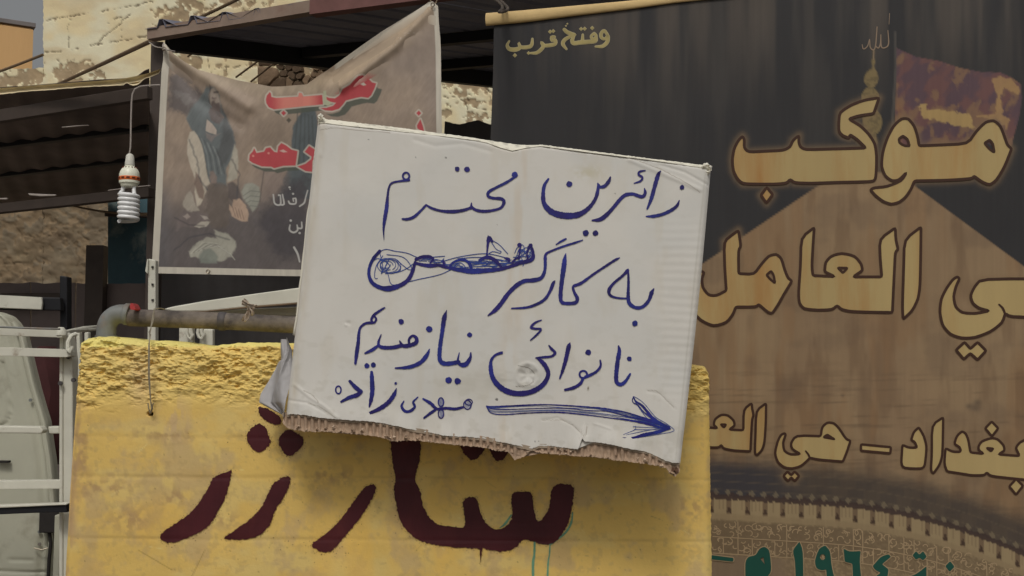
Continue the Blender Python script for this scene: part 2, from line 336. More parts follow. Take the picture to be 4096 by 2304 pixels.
def wall_fields(X, Y):
    u = X / 60; v = Y / 60
    n1 = fbm(u * .9, v * .9, 5, 3); n2 = fbm(u * 3, v * 3, 4, 9)
    wgt = np.zeros_like(X)
    for cx, cy, a, b in PEEL: wgt = np.maximum(wgt, 1.15 - .62 * np.hypot((X - cx) / a, (Y - cy) / b))
    wgt = np.maximum(wgt, sst(560, 800, Y) * .62)
    pe = sst(-.03, .03, wgt * .70 + (n1 - .5) * .85 + (n2 - .5) * 1.1 - .50)
    spots = sst(.70, .73, fbm(u * 2.2, v * 1.6, 3, 55)) * sst(640, 760, X)
    pe = np.maximum(pe, spots * .9)
    cr = np.full(X.shape, 1e6)
    wx = X + (fbm(X / 9, Y / 9, 3, 21) - .5) * 10; wy = Y + (fbm(X / 9, Y / 9, 3, 22) - .5) * 10
    for P, wd in CRACKS: cr = np.minimum(cr, segdist(wx, wy, [(*p, wd * 1.0) for p in P]))
    gap = sst(.38, .50, fbm(X / 22, Y / 22, 3, 77))
    ck = (1 - sst(-.5, 2.0, cr)) * gap
    disp = -pe * .007 - ck * .008 + (n1 - .5) * .002 + pe * (fbm(u * 4, v * 4, 4, 40) - .5) * .007
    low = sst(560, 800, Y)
    disp = disp + low * (fbm(X / 34, Y / 30, 3, 88) - .5) * .03
    cream = np.array(alb(212, 196, 158, .74)); pale = np.array(alb(216, 204, 176, .74)); brown = np.array(alb(146, 126, 100, .76)); dirt = np.array(alb(196, 178, 142, .74)); low_shadec = np.array(alb(84, 68, 54, .8))
    C = cream + (pale - cream) * sst(.35, .65, fbm(u * .6, v * .6, 3, 61))[..., None]
    C = C + (dirt - C) * (sst(.5, .75, fbm(u * .4 + 9, v * 1.2, 4, 62)) * .6)[..., None]
    lw_ = low * (.80 + .16 * fbm(u * .7, v * .7, 3, 66)); C = C + (low_shadec - C) * lw_[..., None]  # brown-grey lower wall, with the canopy's shade painted into its colour
    br = brown * (0.75 + .6 * fbm(u * 2, v * 2, 4, 63))[..., None]
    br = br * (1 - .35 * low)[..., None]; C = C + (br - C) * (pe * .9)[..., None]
    rim = np.exp(-((wgt * .70 + (n1 - .5) * .85 + (n2 - .5) * 1.1 - .47) / .05) ** 2)
    C = C * (1 + .10 * rim * (1 - pe))[..., None]
    C = C + (brown * .45 - C) * (ck * .85)[..., None]
    return disp, np.clip(C, 0, .9)
hw = thing('house_wall', 'tall cream plaster house wall with peeling patches and long cracks behind the canopies', 'wall')
def wall_part(name, xs, ys, ragx=None, topy=None):
    X, Y = np.meshgrid(xs, ys)
    if ragx is not None: X = X + (X < ragx + 8) * (fbm(Y / 14, Y * 0 + 3, 4, 5) - .5) * 9
    if topy is not None: 
        k = np.clip(1 - (Y - ys[0]) / 60, 0, 1); Y = Y + k * ((topy[0] + (topy[1] - topy[0]) * (X - xs[0]) / (xs[-1] - xs[0])) - ys[0] + (fbm(X / 20, X * 0, 3, 6) - .5) * 8)
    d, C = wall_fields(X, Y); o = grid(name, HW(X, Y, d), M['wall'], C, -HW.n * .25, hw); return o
ysd = np.concatenate([np.linspace(-900, -60, 22), np.arange(-50, 1200, 4.6), np.linspace(1210, 2150, 30)])
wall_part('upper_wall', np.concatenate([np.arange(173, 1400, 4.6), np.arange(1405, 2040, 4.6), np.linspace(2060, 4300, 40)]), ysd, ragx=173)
yl = np.concatenate([np.arange(276, 400, 4.6), np.linspace(410, 780, 30), np.arange(785, 1200, 5), np.linspace(1210, 2150, 30)])
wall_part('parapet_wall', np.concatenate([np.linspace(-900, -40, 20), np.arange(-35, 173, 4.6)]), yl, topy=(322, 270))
# rubble stones standing proud where the plaster has fallen off
def clip_half(P, a, b):                  # keep the side of polygon P nearer to a than to b
    m_ = (a + b) / 2; d = b - a; out = []
    for i in range(len(P)):
        p, q = P[i], P[(i + 1) % len(P)]; fp = (p - m_) @ d; fq = (q - m_) @ d
        if fp <= 0: out.append(p)
        if fp * fq < 0: out.append(p + (q - p) * fp / (fp - fq))
    return out
def rubble(x0, y0, x1, y1, nx_, ny_, seed, proud, keep=1.0, gap=3.0):
    rnd = random.Random(seed); S_ = []
    for j in range(ny_):
        for i in range(nx_): S_.append(np.array((x0 + (x1 - x0) * (i + .5 + .5 * (j % 2) + rnd.uniform(-.38, .38)) / nx_, y0 + (y1 - y0) * (j + .5 + rnd.uniform(-.36, .36)) / ny_)))
    for k, c in enumerate(S_):
        if rnd.random() > keep: continue
        P = [c + np.array(q_) for q_ in ((-70, -60), (70, -60), (70, 60), (-70, 60))]
        for o_ in sorted(S_, key=lambda q_: np.hypot(*(q_ - c)))[1:11]: P = clip_half(P, c, o_)
        P = np.array(P); cen = P.mean(0); r_ = np.linalg.norm(P - cen, axis=1, keepdims=True); P = rounded(list(cen + (P - cen) * (1 - gap / r_)), 7)
        P = P + np.array([(rnd.uniform(-1.2, 1.2), rnd.uniform(-1.2, 1.2)) for _ in P]); d = proud * rnd.uniform(.3, 1.2); tl_ = rnd.uniform(-.4, .4)
        n = len(P); V = []
        for sc, dz in ((1, -.04), (.97, d * .45), (.84, d), (.45, d * rnd.uniform(.85, 1.15))):
            Q = cen + (P - cen) * sc; V += list(HW(Q[:, 0], Q[:, 1], dz + (Q[:, 1] - cen[1]) / 60 * tl_ * d))
        m_ = MB(); m_.add(V, [(l * n + i, l * n + (i + 1) % n, (l + 1) * n + (i + 1) % n, (l + 1) * n + i) for l in range(3) for i in range(n)] + [tuple(3 * n + i for i in range(n))])
        m_.build('stone', M['stone'] if rnd.random() < .6 else M['stone_pale'], hw, angle=50)
rubble(1085, 228, 1345, 345, 7, 4, 9, .03, .8, 1.5)

# far building on the left
fb = thing('far_building', 'distant ochre rendered building with grey metal coping at the left edge', 'building')
FB = Plane(100, 200, 17.0, yaw=-32)
p0 = FB(134, 106); p1 = FB(-600, -40); r_ = FB.r; H0 = p0[2]
L = 11.0
m = MB(); m.box(p0 - r_ * L / 2 - FB.n * .5 + np.array((0, 0, -(H0) / 2)), (L, 1.0, H0), r_, -FB.n); m.build('wall', M['far_wall'], fb)
m = MB(); m.box(p0 - r_ * (L / 2 - .01) - FB.n * .5 + np.array((0, 0, .02)), (L + .04, 1.04, .07), r_, -FB.n); m.build('coping', M['coping'], fb)

# ---------------------------------------------------------------- upper canopy (corner towards the viewer)
uc = thing('steel_canopy', 'upper dark corrugated canopy on a brown steel post above the picture banner', 'canopy')
A = at(612, 150, 5.0); B = at(2100, 0 - 12, 4.35); Cc = at(2060, 322, 6.6)
u = B - A; v = Cc - A; nrm = np.cross(u, v); nrm /= np.linalg.norm(nrm); nrm = nrm if nrm[2] > 0 else -nrm
Lu = np.linalg.norm(u); uu = u / Lu; Lv = np.linalg.norm(v); vv = v / Lv
# trapezoidal ridges run back from the front beam
per = .172; prof = []; x = .02; 
while x < Lu * 2.2:
    prof += [(x, 0), (x + .065, 0), (x + .080, .036), (x + .098, .036), (x + .113, 0)]; x += per
prof = np.array(prof)
vs2 = np.linspace(-.055, Lv * 1.5, 10)
S = A + nrm * .030 + prof[None, :, 0:1] * uu + vs2[:, None, None] * vv + prof[None, :, 1:2] * nrm
nsh = 3; step = len(prof) // nsh
for i in range(nsh):
    seg = S[:, i * step:(min(len(prof), (i + 1) * step + 1))] + nrm * .002 * i
    grid('roof_sheet', seg, M['sheet_dark'], None, nrm * .0015, uc, smooth=False)
# front beam in two lengths
pd = np.cross(uu, nrm); pd = pd if pd[1] < 0 else -pd
def hollow(name, a, b, hgt, wid, mt, parent, t=.004):
    a = np.array(a); b = np.array(b); X = b - a; L = np.linalg.norm(X); X /= L; upv = np.array((0, 0, 1.0)); Yv = np.cross(upv, X); Yv /= np.linalg.norm(Yv); Z = np.cross(X, Yv)
    m = MB(); o = [(-1, -1), (1, -1), (1, 1), (-1, 1)]; V = []
    for p in (a, b):
        for k in (1, 0):
            for sy, sz in o: V.append(p + Yv * sy * (wid / 2 - (0 if k else t)) + Z * sz * (hgt / 2 - (0 if k else t)))
    fs = []
    for i in range(4):
        j = (i + 1) % 4; fs += [(i, j, 8 + j, 8 + i), (4 + j, 4 + i, 12 + i, 12 + j), (j, i, 4 + i, 4 + j), (8 + i, 8 + j, 12 + j, 12 + i)]
    m.add(V, fs); return m.build(name, mt, parent, smooth=False)
b0 = at(603, 140, 4.98); b1 = at(1255, 30, 4.66); b2 = at(1252, 30, 4.655); b3 = at(2900, -185, 4.0)
hollow('beam', b0, b1, .052, .05, M['steel_beam'], uc)
hollow('beam', b2, b3, .075, .055, M['steel_red'], uc)
sb = A + vv * .02 + nrm * .0; hollow('side_beam', A + vv * .05 - nrm * .004 + uu * .02, A + vv * Lv * 1.3 - nrm * .004 + uu * .01, .11, .04, M['black_steel'], uc)
for f in (.33, .66, .97): hollow('purlin', A + uu * .05 + vv * Lv * f - nrm * .0, A + uu * Lu * 1.9 + vv * Lv * f, .05, .04, M['black_steel'], uc)
pt = at(628, 165, 5.02); m = MB(); m.box((pt[0], pt[1] + .03, pt[2] / 2), (.058, .05, pt[2]), bev=.08); m.build('post', M['post'], uc)

# ---------------------------------------------------------------- lower canopy on the left
lc = thing('lean_to_roof', 'low sooty corrugated lean-to roof with cream front edge left of the picture banner', 'canopy')
hz = 1.36
def atz(px, py, z): r = ray(px, py); return CAM + r * ((z - CAM[2]) / r[2])
zc = CAM[2] + 1.20
fl = atz(-900, 516, zc); fr = atz(598, 296, zc); 
bl = atz(-700, 935, zc - .0); br_ = atz(606, 745, zc)
fl = fr + (atz(0, 375, zc) - fr) * 2.6; bl = br_ + (atz(0, 815, zc) - br_) * 1.9
ncol = 150; ts = np.linspace(0, 1, ncol); rs = np.linspace(0, 1, 8)
rowsP = []
for s in rs:
    a = fr + (br_ - fr) * s; b = fl + (bl - fl) * s; L = np.linalg.norm(b - a)
    z = .006 * np.sin(ts * 90) - .05 ; row_ = (a + (b - a) * ts[:, None] + np.array((0, 0, 1.0)) * z[:, None])
    if s == 0:
        d_ = row_ - CAM; dep = d_ @ FW; pxx = 2048 + F * d_[:, 0] / dep; pyy = np.interp(pxx, [-900, 0, 400, 492, 540, 580, 640], [462, 371, 338, 334, 331, 300, 284]); yy = row_[:, 1]; row_ = at(pxx, pyy, yy)
    rowsP.append(row_)
Sg = np.array(rowsP)
for i in range(3):
    seg = Sg[:, i * 50:min(ncol, i * 50 + 51)]; grid('roof_sheet', seg + np.array((0, 0, .02 + .003 * i)), M['sheet_brown'], None, (0, 0, .002), lc)
def lp(s, t): a = fr + (br_ - fr) * s; b = fl + (bl - fl) * s; return a + (b - a) * t
for s, hh in ((.30, .05), (.58, .045), (.99, .06)):
    m = MB(); m.bar(lp(s, 0) - np.array((0, 0, .025)), lp(s, 1) - np.array((0, 0, .025)), .045, hh); m.build('purlin', M['black_steel'] if s < .9 else M['post'], lc)
# cream turned-down edge of the sheet, buckled near the post
xs = np.array([-900, -400, 0, 100, 200, 300, 400, 450, 492, 506, 520, 535, 550, 562, 580, 610, 632, 645]); yb = np.array([470, 424, 378, 366, 359, 351, 345, 343, 341, 331, 338, 343, 340, 330, 313, 305, 296, 277]); yt = np.array([452, 402, 352, 344, 337, 330, 323, 318, 314, 312, 309, 306, 303, 300, 296, 288, 280, 272])
Yd = np.interp(xs, (-900, 645), (5.3, 4.0)) ; Yd = 4.0 + (645 - xs) * .00088
xq = np.linspace(-900, 640, 200); ybq = np.interp(xq, xs, yb) + (fbm(xq / 18, xq * 0, 3, 4) - .5) * 4; ytq = np.interp(xq, xs, yt); yq = 3.98 + (645 - xq) * .0006
G = np.array([at(xq, ytq * (1 - k) + ybq * k, yq + .03 * math.sin(k * 3)) for k in np.linspace(0, 1, 6)])
grid('front_edge', G, M['sheet_cream'], None, (0, .004, 0), lc)
gs = MB()
for (x0, y0, x1, y1, wd) in [(245, 508, 355, 500, 3), (110, 775, 225, 783, 7), (0, 795, 40, 795, 4), (430, 758, 600, 735, 3)]:
    pass
# front plate carrying the edge
m = MB(); m.bar(at(-600, 560, 4.75), at(600, 372, 4.15), .03, .05); m.build('edge_beam', M['post'], lc)
m = MB(); m.bar(at(-600, 900, 5.6), at(606, 770, 4.9), .04, .045); m.build('edge_beam', M['post'], lc)

# ---------------------------------------------------------------- steel rods across the wall
rods = [((-30, 296), (172, 219), 9.2, 9.0, .022, 'thick rusty rod crossing the gap of sky at the left edge'), ((226, 340), (604, 164), 8.2, 5.4, .022, 'long rusty rod rising from the lean-to roof to the canopy corner'),
        ((770, 84), (970, -12), 5.6, 5.2, .015, 'rusty rod resting above the front beam of the upper canopy')]
for a, b, Ya, Yb, r, lab in rods:
    m = MB(); m.tube([at(*a, Ya), at((a[0] + b[0]) / 2, (a[1] + b[1]) / 2 + 1, 2 / (1 / Ya + 1 / Yb)), at(*b, Yb)], r * (.5 * (1 / 1)) if 0 else r * .55, 8)
    tag(m.build('steel_rod', M['rod']), lab, 'rod')
for a, b, lab in [((752, 226), (800, 189), 'short thin rod low on the house wall, nearest the canopy post'), ((944, 309), (1066, 219), 'thin rod leaning on the plaster left of the rubble patch'), ((1004, 326), (1130, 226), 'thin rod leaning across the rubble patch of the house wall'), ((1765, 322), (1805, 304), 'tiny rod end right of the picture banner under the canopy')]:
    m = MB(); m.tube([at(*a, 7.6), at(*b, 7.3)], .007, 6); tag(m.build('thin_rod', M['rod']), lab, 'rod', 'thin rods against the house wall')

# ---------------------------------------------------------------- dark corrugated fence added for the deep shade under the canopy
cf = thing('corrugated_fence', 'black corrugated sheet fence with wavy top edge behind the banners', 'fence')
FP = Plane(1850, 500, 5.6, yaw=12)
xs = np.arange(640, 2400, 6.0)
for i, (xa, xb) in enumerate([(606, 1000), (1000, 1400), (1400, 1800), (1800, 2300)]):
    xs = np.arange(xa, xb + 14, 5.0); rows = np.linspace(0, 1, 12)
    top = 492 + 6 * np.sin(xs / 22) + 10 * (fbm(xs / 30, xs * 0, 3, 8) - .5)
    top = np.where(xs < 1780, 560, top)
    X = np.repeat(xs[None], 12, 0); Y = top[None] + (2460 - top[None]) * rows[:, None]
    grid('sheet', FP(X, Y, .008 * np.sin(X / 15) + .004 * i), M['fence_sheet'], None, (0, .002, 0), cf)

# teal board and dark things at the left behind the gate
tb = thing('painted_board', 'tall blue-green painted board standing beside the rubble wall', 'board')
TP = Plane(520, 900, 7.6, yaw=8)
q = [TP(432, 760), TP(612, 752), TP(612, 1940), TP(430, 1940)]
for i in range(1):
    m = MB(); V = [*q, *[p + np.array((0, .04, 0)) for p in q]]; m.add(V, [(0, 3, 2, 1), (4, 5, 6, 7), (0, 1, 5, 4), (1, 2, 6, 5), (2, 3, 7, 6), (3, 0, 4, 7)]); m.build('panel', M['teal_panel'], tb, smooth=False)
m = MB(); m.bar(TP(432, 858, .03), TP(612, 864, .03), .03, .035); m.build('batten', M['post'], tb)
m = MB(); m.tube([at(225, 806, 7.0), at(330, 832, 7.0), at(400, 845, 6.9), at(465, 852, 6.8), at(540, 857, 5.6), at(605, 858, 5.1)], .007, 6); tag(m.build('cable', M['rod']), 'thin sagging cable running from the lean-to roof behind the bulb to the post', 'cable')
# red cloth bundle behind the gate
m = MB(); c = at(190, 1560, 4.3)
m.lathe(c - np.array((0, 0, .28)), [(0, .10), (.05, .15), (.16, .17), (.28, .15), (.36, .11), (.42, .06), (.45, .03)], 16)
for i, p in enumerate(m.v): m.v[i] = (p[0] + .02 * math.sin(9 * p[2] + p[1] * 20), p[1] + .015 * math.sin(p[0] * 40), p[2])
tag(m.build('cloth_bundle', M['dark_red']), 'dull dark red cloth bundle half hidden behind the white gate', 'bundle')
# dark shelter wall behind the truck
m = MB(); q0 = at(-500, 1150, 6.2); 
dk = thing('storage_shed', 'dark low shed front in shade behind the truck and white gate', 'shed')
SP = Plane(300, 1300, 6.3, yaw=10)
for xa, xb in ((-600, -240), (-236, 120), (124, 300), (304, 604)):
    X, Y = np.meshgrid(np.linspace(xa, xb, 14), np.linspace(1150, 2400, 14)); Y = np.where(Y < 1160, 1128 + 14 * (fbm(X / 60, X * 0, 2, 3)), Y)
    grid('panel', SP(X, Y, .02 * (fbm(X / 80, Y / 80, 3, 5) - .5)), M['sheet_brown'], None, (0, .01, 0), dk)
m = MB(); m.box(SP(150, 1200, .05), (.34, .06, .07)); m.build('ledge', M['post'], dk)
m = MB(); m.box(SP(400, 1300, .05), (.10, .07, .9)); m.build('frame', M['post'], dk)

# ---------------------------------------------------------------- light bulb
lb = thing('light_bulb', 'large spiral fluorescent bulb hanging on a cord under the lean-to roof', 'bulb')
BY = 3.9
def bp(px, py): return at(px, py, BY)
s_ = BY / F
ctr = bp(517, 740); 
def zz(py): return bp(517, py)[2]
m = MB(); cp = [bp(640, 340), bp(600, 342), bp(560, 346), bp(540, 356), bp(530, 375), bp(526, 410), bp(524, 480), bp(523, 560), bp(522, 590), bp(517, 618)]; m.tube([np.array(c) for c in catmull(cp, .01)], [.0030] * len(catmull(cp, .01)), 6); m.build('cord', M['cord'], lb)
m = MB(); m.lathe((ctr[0], ctr[1], 0), [(zz(662), 20 * s_), (zz(655), 19 * s_), (zz(622), 15 * s_), (zz(617), 10 * s_), (zz(614), 4 * s_)][::1], 24); m.build('socket', M['socket'], lb)
m = MB(); m.lathe((ctr[0], ctr[1], 0), [(zz(708), 40 * s_), (zz(700), 40 * s_), (zz(688), 37 * s_), (zz(677), 31 * s_), (zz(668), 22 * s_), (zz(662), 17 * s_), (zz(658), 14 * s_)], 32); bal = m.build('ballast_housing', M['bulb_white'], lb)
m = MB(); m.lathe((ctr[0], ctr[1], 0), [(zz(724), 39.5 * s_), (zz(722), 41 * s_), (zz(710), 41 * s_), (zz(708), 40 * s_)], 32); bd_ = m.build('band', M['bulb_orange'], lb)
for k in range(12):
    a = 2 * math.pi * k / 12 + .2; d = np.array((math.cos(a), math.sin(a), 0)); t = np.array((-math.sin(a), math.cos(a), 0))
    m = MB(); m.box(np.array((ctr[0], ctr[1], zz(715))) + d * 40.8 * s_, (.004, 13 * s_, 6 * s_), d, t); m.build('vent', M['bulb_dark'], bd_)
for k in range(14):
    a = 2 * math.pi * k / 14; d = np.array((math.cos(a), math.sin(a), 0)); t = np.array((-math.sin(a), math.cos(a), 0))
    m = MB(); m.box(np.array((ctr[0], ctr[1], zz(672))) + d * 27 * s_, (.004, 2.2 * s_, 7 * s_), d, t); m.build('vent', M['bulb_dark'], bal)
m = MB(); m.lathe((ctr[0], ctr[1], 0), [(zz(748), 30 * s_), (zz(745), 33 * s_), (zz(737), 34 * s_), (zz(733), 40 * s_), (zz(724), 40 * s_)], 32); m.build('collar', M['bulb_white'], lb)
R0 = 36 * s_; z0 = zz(778); z1 = zz(884); turns = 6.0; P = []
P.append(np.array((ctr[0] - 22 * s_, ctr[1] - .004, zz(745)))); P.append(np.array((ctr[0] - 23 * s_, ctr[1] - .006, zz(762)))); P.append(np.array((ctr[0] - 30 * s_, ctr[1] - .008, zz(772))))
n = 150; hx = []
for i in range(n + 1):
    a = math.pi * 1.02 + 2 * math.pi * turns * i / n; hx.append(np.array((ctr[0] + R0 * math.cos(a), ctr[1] + R0 * math.sin(a), z0 + (z1 - z0) * i / n)))
m = MB(); m.tube(P + hx, 8.2 * s_, 12); m.build('spiral_tube', M['bulb_glass'], lb)
m = MB(); m.tube([np.array((ctr[0] + 22 * s_, ctr[1] - .004, zz(742))), np.array((ctr[0] + 22 * s_, ctr[1] - .008, zz(760))), np.array((ctr[0] + 26 * s_, ctr[1] - .012, zz(778)))], 8 * s_, 12); m.build('tube_leg', M['bulb_glass'], lb)

# ---------------------------------------------------------------- picture banner (left)
exec_banner = True
PB = Plane(1150, 700, 3.7, yaw=6)
ny, nx = 500, 520
s = np.linspace(0, 1, nx)[None, :]; t = np.linspace(0, 1, ny)[:, None]
tx = np.array([0, .02, .04, .10, .17, .25, .34, .42, .46, .49, .56, .64, .80, .97, .985, 1.0])
tX = 655 + tx * (1748 - 655)
ty = np.array([172, 186, 215, 248, 285, 312, 330, 343, 346, 343, 336, 262, 158, 16, 6, 26])
tX = np.array([655, 668, 690, 745, 800, 870, 950, 1030, 1085, 1110, 1225, 1330, 1530, 1712, 1730, 1752]); ty = np.array([168, 186, 212, 252, 284, 300, 322, 336, 346, 346, 336, 262, 120, 6, 4, 24])
Xtop = 655 + s * (1752 - 655); Ytop = np.interp(Xtop, tX, ty)
Xbot = 602 + s * (1800 - 602); Ybot = 1092 + 10 * np.sin(s * math.pi * .9) * 1.2
te = t
Yg = Ytop + (Ybot - Ytop) * te
wl = np.interp(Yg, [0, 190, 300, 500, 800, 1095], [655, 652, 644, 632, 618, 602]); wr = np.interp(Yg, [0, 60, 200, 520, 1110], [1750, 1757, 1763, 1768, 1790])
Xg = wl + (wr - wl) * s
Xg = np.where(te < .12, Xtop * (1 - te / .12) + Xg * (te / .12), Xg)
def bfold(X, Y):
    d = .0 * X
    # fold from the left eyelet sagging right-down, soft cone folds and the steep fold to the right eyelet
    def ridge(P, wd, amp):
        q = segdist(X, Y, P, False, 400); return amp * np.exp(-(q / wd) ** 2)
    d = d + ridge([(680, 215), (850, 330), (1000, 430)], 26, .013) - ridge([(670, 230), (800, 400), (900, 470), (960, 500)], 26, .009)
    d = d + ridge([(1715, 40), (1580, 190), (1440, 300), (1370, 350)], 20, .014) - ridge([(1700, 30), (1500, 180), (1330, 300)], 34, .014)
    d = d + .010 * np.sin((X - 700) / 120.0) * sst(200, 500, Y) + .004 * (fbm(X / 120, Y / 160, 3, 12) - .5)
    return d
D = bfold(Xg, Yg)
def over(C, mask, c, a=1.0): return C + (np.array(c) - C) * (mask * a)[..., None]
def pm(P, c, C, soft=4, a=1.0, warp=0):
    X, Y = Xg, Yg
    if warp: X = X + (fbm(Xg / 16, Yg / 16, 3, 31) - .5) * warp; Y = Y + (fbm(Xg / 16, Yg / 16, 3, 32) - .5) * warp
    return over(C, 1 - sst(-soft, soft, sdf(X, Y, P, max(80, soft * 2))), c, a)
KB = .62
def c_(r, g, b): return np.array(alb(r, g, b, KB))
C = np.zeros(Xg.shape + (3,)) + c_(124, 110, 100)
C = over(C, sst(.35, .7, fbm(Xg / 260, Yg / 200, 3, 70)), c_(134, 116, 98), .7)
C = over(C, np.exp(-(np.hypot((Xg - 900) / 60, (Yg - 520) / 90)) ** 2), c_(96, 82, 72), .6)
C = over(C, np.exp(-(np.hypot((Xg - 1100) / 100, (Yg - 560) / 90)) ** 2), c_(98, 84, 72), .55)
C = over(C, sst(700, 900, Yg + (Xg - 1000) * .1 + 60 * (fbm(Xg / 70, Yg / 70, 3, 2) - .5)), c_(70, 68, 74), .92)
C = over(C, sst(700, 780, Yg) * (1 - sst(640, 720, Xg)), c_(74, 76, 84), .6)
C_bg = C.mean((0, 1))
Z7 = lambda P: tr(P, 512, 450, 2.5156)
Z2 = lambda P: tr(P, 512, 0, 2.5156)
# dark smudged clouds and horse-like mass behind the figure
C = pm(Z2([(410, 780), (520, 740), (640, 860), (760, 950), (700, 1080), (600, 1160), (480, 1110), (400, 1100)]), c_(72, 70, 76), C, 14, .85, 30)
C = pm(Z2([(440, 930), (560, 930), (650, 980), (680, 1040), (600, 1060), (500, 990)]), c_(104, 104, 106), C, 8, .6, 30)
# seated figure: robe, hood, face, beard, sleeves, hands, wraps
C = pm(Z7([(590, 60), (640, -40), (700, -120), (760, -200), (800, -260), (880, -250), (930, -160), (950, -40), (1060, 180), (1090, 300), (1060, 480), (1000, 560), (1000, 760), (900, 760), (820, 700), (760, 400), (640, 160)]), c_(76, 92, 98), C, 6, 1, 8)
C = pm(Z7([(950, -60), (1060, 200), (1080, 330), (1000, 520), (940, 560), (900, 420), (960, 250)]), c_(58, 66, 72), C, 8, .8, 10)
C = pm(Z2([(815, 960), (840, 910), (880, 890), (920, 960), (940, 1050), (920, 1120), (870, 1140), (830, 1060)]), c_(132, 122, 114), C, 4, 1, 3)
C = pm(Z2([(838, 1030), (860, 1010), (890, 1040), (930, 1040), (935, 1120), (960, 1200), (930, 1260), (850, 1220), (815, 1130)]), c_(78, 68, 70), C, 5, .9, 6)
C = pm(Z2([(850, 985), (900, 985), (900, 1000), (850, 1000)]), c_(88, 78, 78), C, 3, .7)
C = pm(Z7([(805, 75), (860, 120), (905, 185), (900, 230), (830, 210), (790, 190)]), c_(150, 140, 132), C, 3, 1, 2)
C = pm(Z7([(790, 205), (860, 235), (945, 215), (880, 260), (850, 305), (800, 260)]), c_(108, 104, 106), C, 4, .9)
for k in range(7):
    C = over(C, 1 - sst(0, 5, segdist(Xg, Yg, Z7([(720 + 30 * k, 250 + 20 * k), (780 + 28 * k, 420 + 10 * k), (800 + 30 * k, 620)]))), c_(108, 122, 126) if k % 2 else c_(50, 60, 66), .5)
# light sleeves
C = pm(Z7([(630, 200), (670, 190), (710, 240), (750, 330), (780, 440), (800, 600), (835, 720), (800, 800), (740, 930), (700, 950), (680, 800), (690, 700), (640, 560), (600, 420), (605, 280)]), c_(156, 150, 136), C, 4, 1, 4)
C = pm(Z7([(690, 600), (740, 660), (780, 800), (770, 880), (720, 860), (675, 720)]), c_(104, 84, 76), C, 5, .9, 4)
C = pm(Z7([(640, 790), (690, 930), (730, 990), (640, 1010), (560, 960), (555, 880), (600, 820)]), c_(140, 136, 126), C, 5, .9, 8)
C = pm(Z7([(560, 980), (700, 1000), (800, 1050), (850, 1100), (700, 1160), (560, 1150), (480, 1200), (500, 1080)]), c_(92, 84, 86), C, 6, .9, 12)
C = pm(Z7([(560, 1040), (600, 1020), (630, 1050), (590, 1080)]), c_(142, 132, 128), C, 4, .8, 8)
C = pm(Z7([(670, 1150), (740, 1100), (845, 1100), (800, 1150), (720, 1165)]), c_(146, 144, 134), C, 3, .95, 5)
C = pm(Z7([(740, 1040), (800, 1050), (830, 1080), (780, 1080)]), c_(140, 136, 130), C, 3, .8, 4)
C = pm(Z7([(800, 760), (860, 700), (1000, 740), (1040, 860), (1060, 1000), (1000, 1160), (860, 1160), (790, 1000)]), c_(84, 76, 72), C, 10, .9, 20)
C = pm(Z7([(1080, 330), (1110, 380), (1120, 500), (1110, 660), (1060, 690), (1010, 700), (1030, 540)]), c_(142, 142, 130), C, 5, .9, 6)
C = pm(Z7([(1010, 720), (1060, 700), (1120, 750), (1160, 880), (1080, 920), (1020, 860)]), c_(72, 66, 68), C, 5, .9, 6)
C = pm(Z7([(1070, 880), (1130, 870), (1190, 930), (1220, 1020), (1210, 1100), (1150, 1100), (1060, 1050), (1030, 980), (1030, 930), (1060, 960)]), c_(150, 124, 106), C, 4, 1, 5)
for k in range(4): C = over(C, 1 - sst(0, 3, segdist(Xg, Yg, Z7([(1060 + 30 * k, 950 + 12 * k), (1090 + 28 * k, 1050 + 10 * k)]))), c_(104, 78, 68), .7)
C = pm(Z7([(835, 600), (870, 590), (905, 650), (900, 720), (850, 720), (830, 660)]), c_(116, 98, 92), C, 5, .8, 5)
C = pm(Z7([(1150, 800), (1180, 730), (1250, 710), (1320, 750), (1340, 850), (1300, 960), (1260, 1000), (1220, 940), (1170, 870)]), c_(122, 130, 122), C, 5, .9, 6)
for k in range(4): C = over(C, 1 - sst(0, 4, segdist(Xg, Yg, Z7([(1170 + 10 * k, 840 + 40 * k), (1240, 790 + 50 * k), (1330, 800 + 50 * k)]))), c_(86, 94, 92), .6)
C = pm(Z7([(870, 1180), (960, 1210), (1020, 1230), (1090, 1300), (1100, 1360), (1040, 1449), (960, 1500), (780, 1480), (640, 1449), (620, 1400), (700, 1310), (800, 1260), (900, 1270)]), c_(132, 136, 126), C, 5, .95, 10)
for k in range(7): C = over(C, 1 - sst(0, 4, segdist(Xg, Yg, Z7([(640 + 24 * k, 1420 - 8 * k), (760 + 26 * k, 1310 + 6 * k), (900 + 24 * k, 1320 + 18 * k), (1000 + 14 * k, 1400 + 14 * k)]))), c_(90, 96, 94) if k % 2 else c_(150, 154, 144), .6)
C = pm(Z7([(720, 1449), (760, 1390), (830, 1370), (880, 1400), (920, 1460), (900, 1520), (740, 1520)]), c_(98, 112, 106), C, 6, .9, 6)
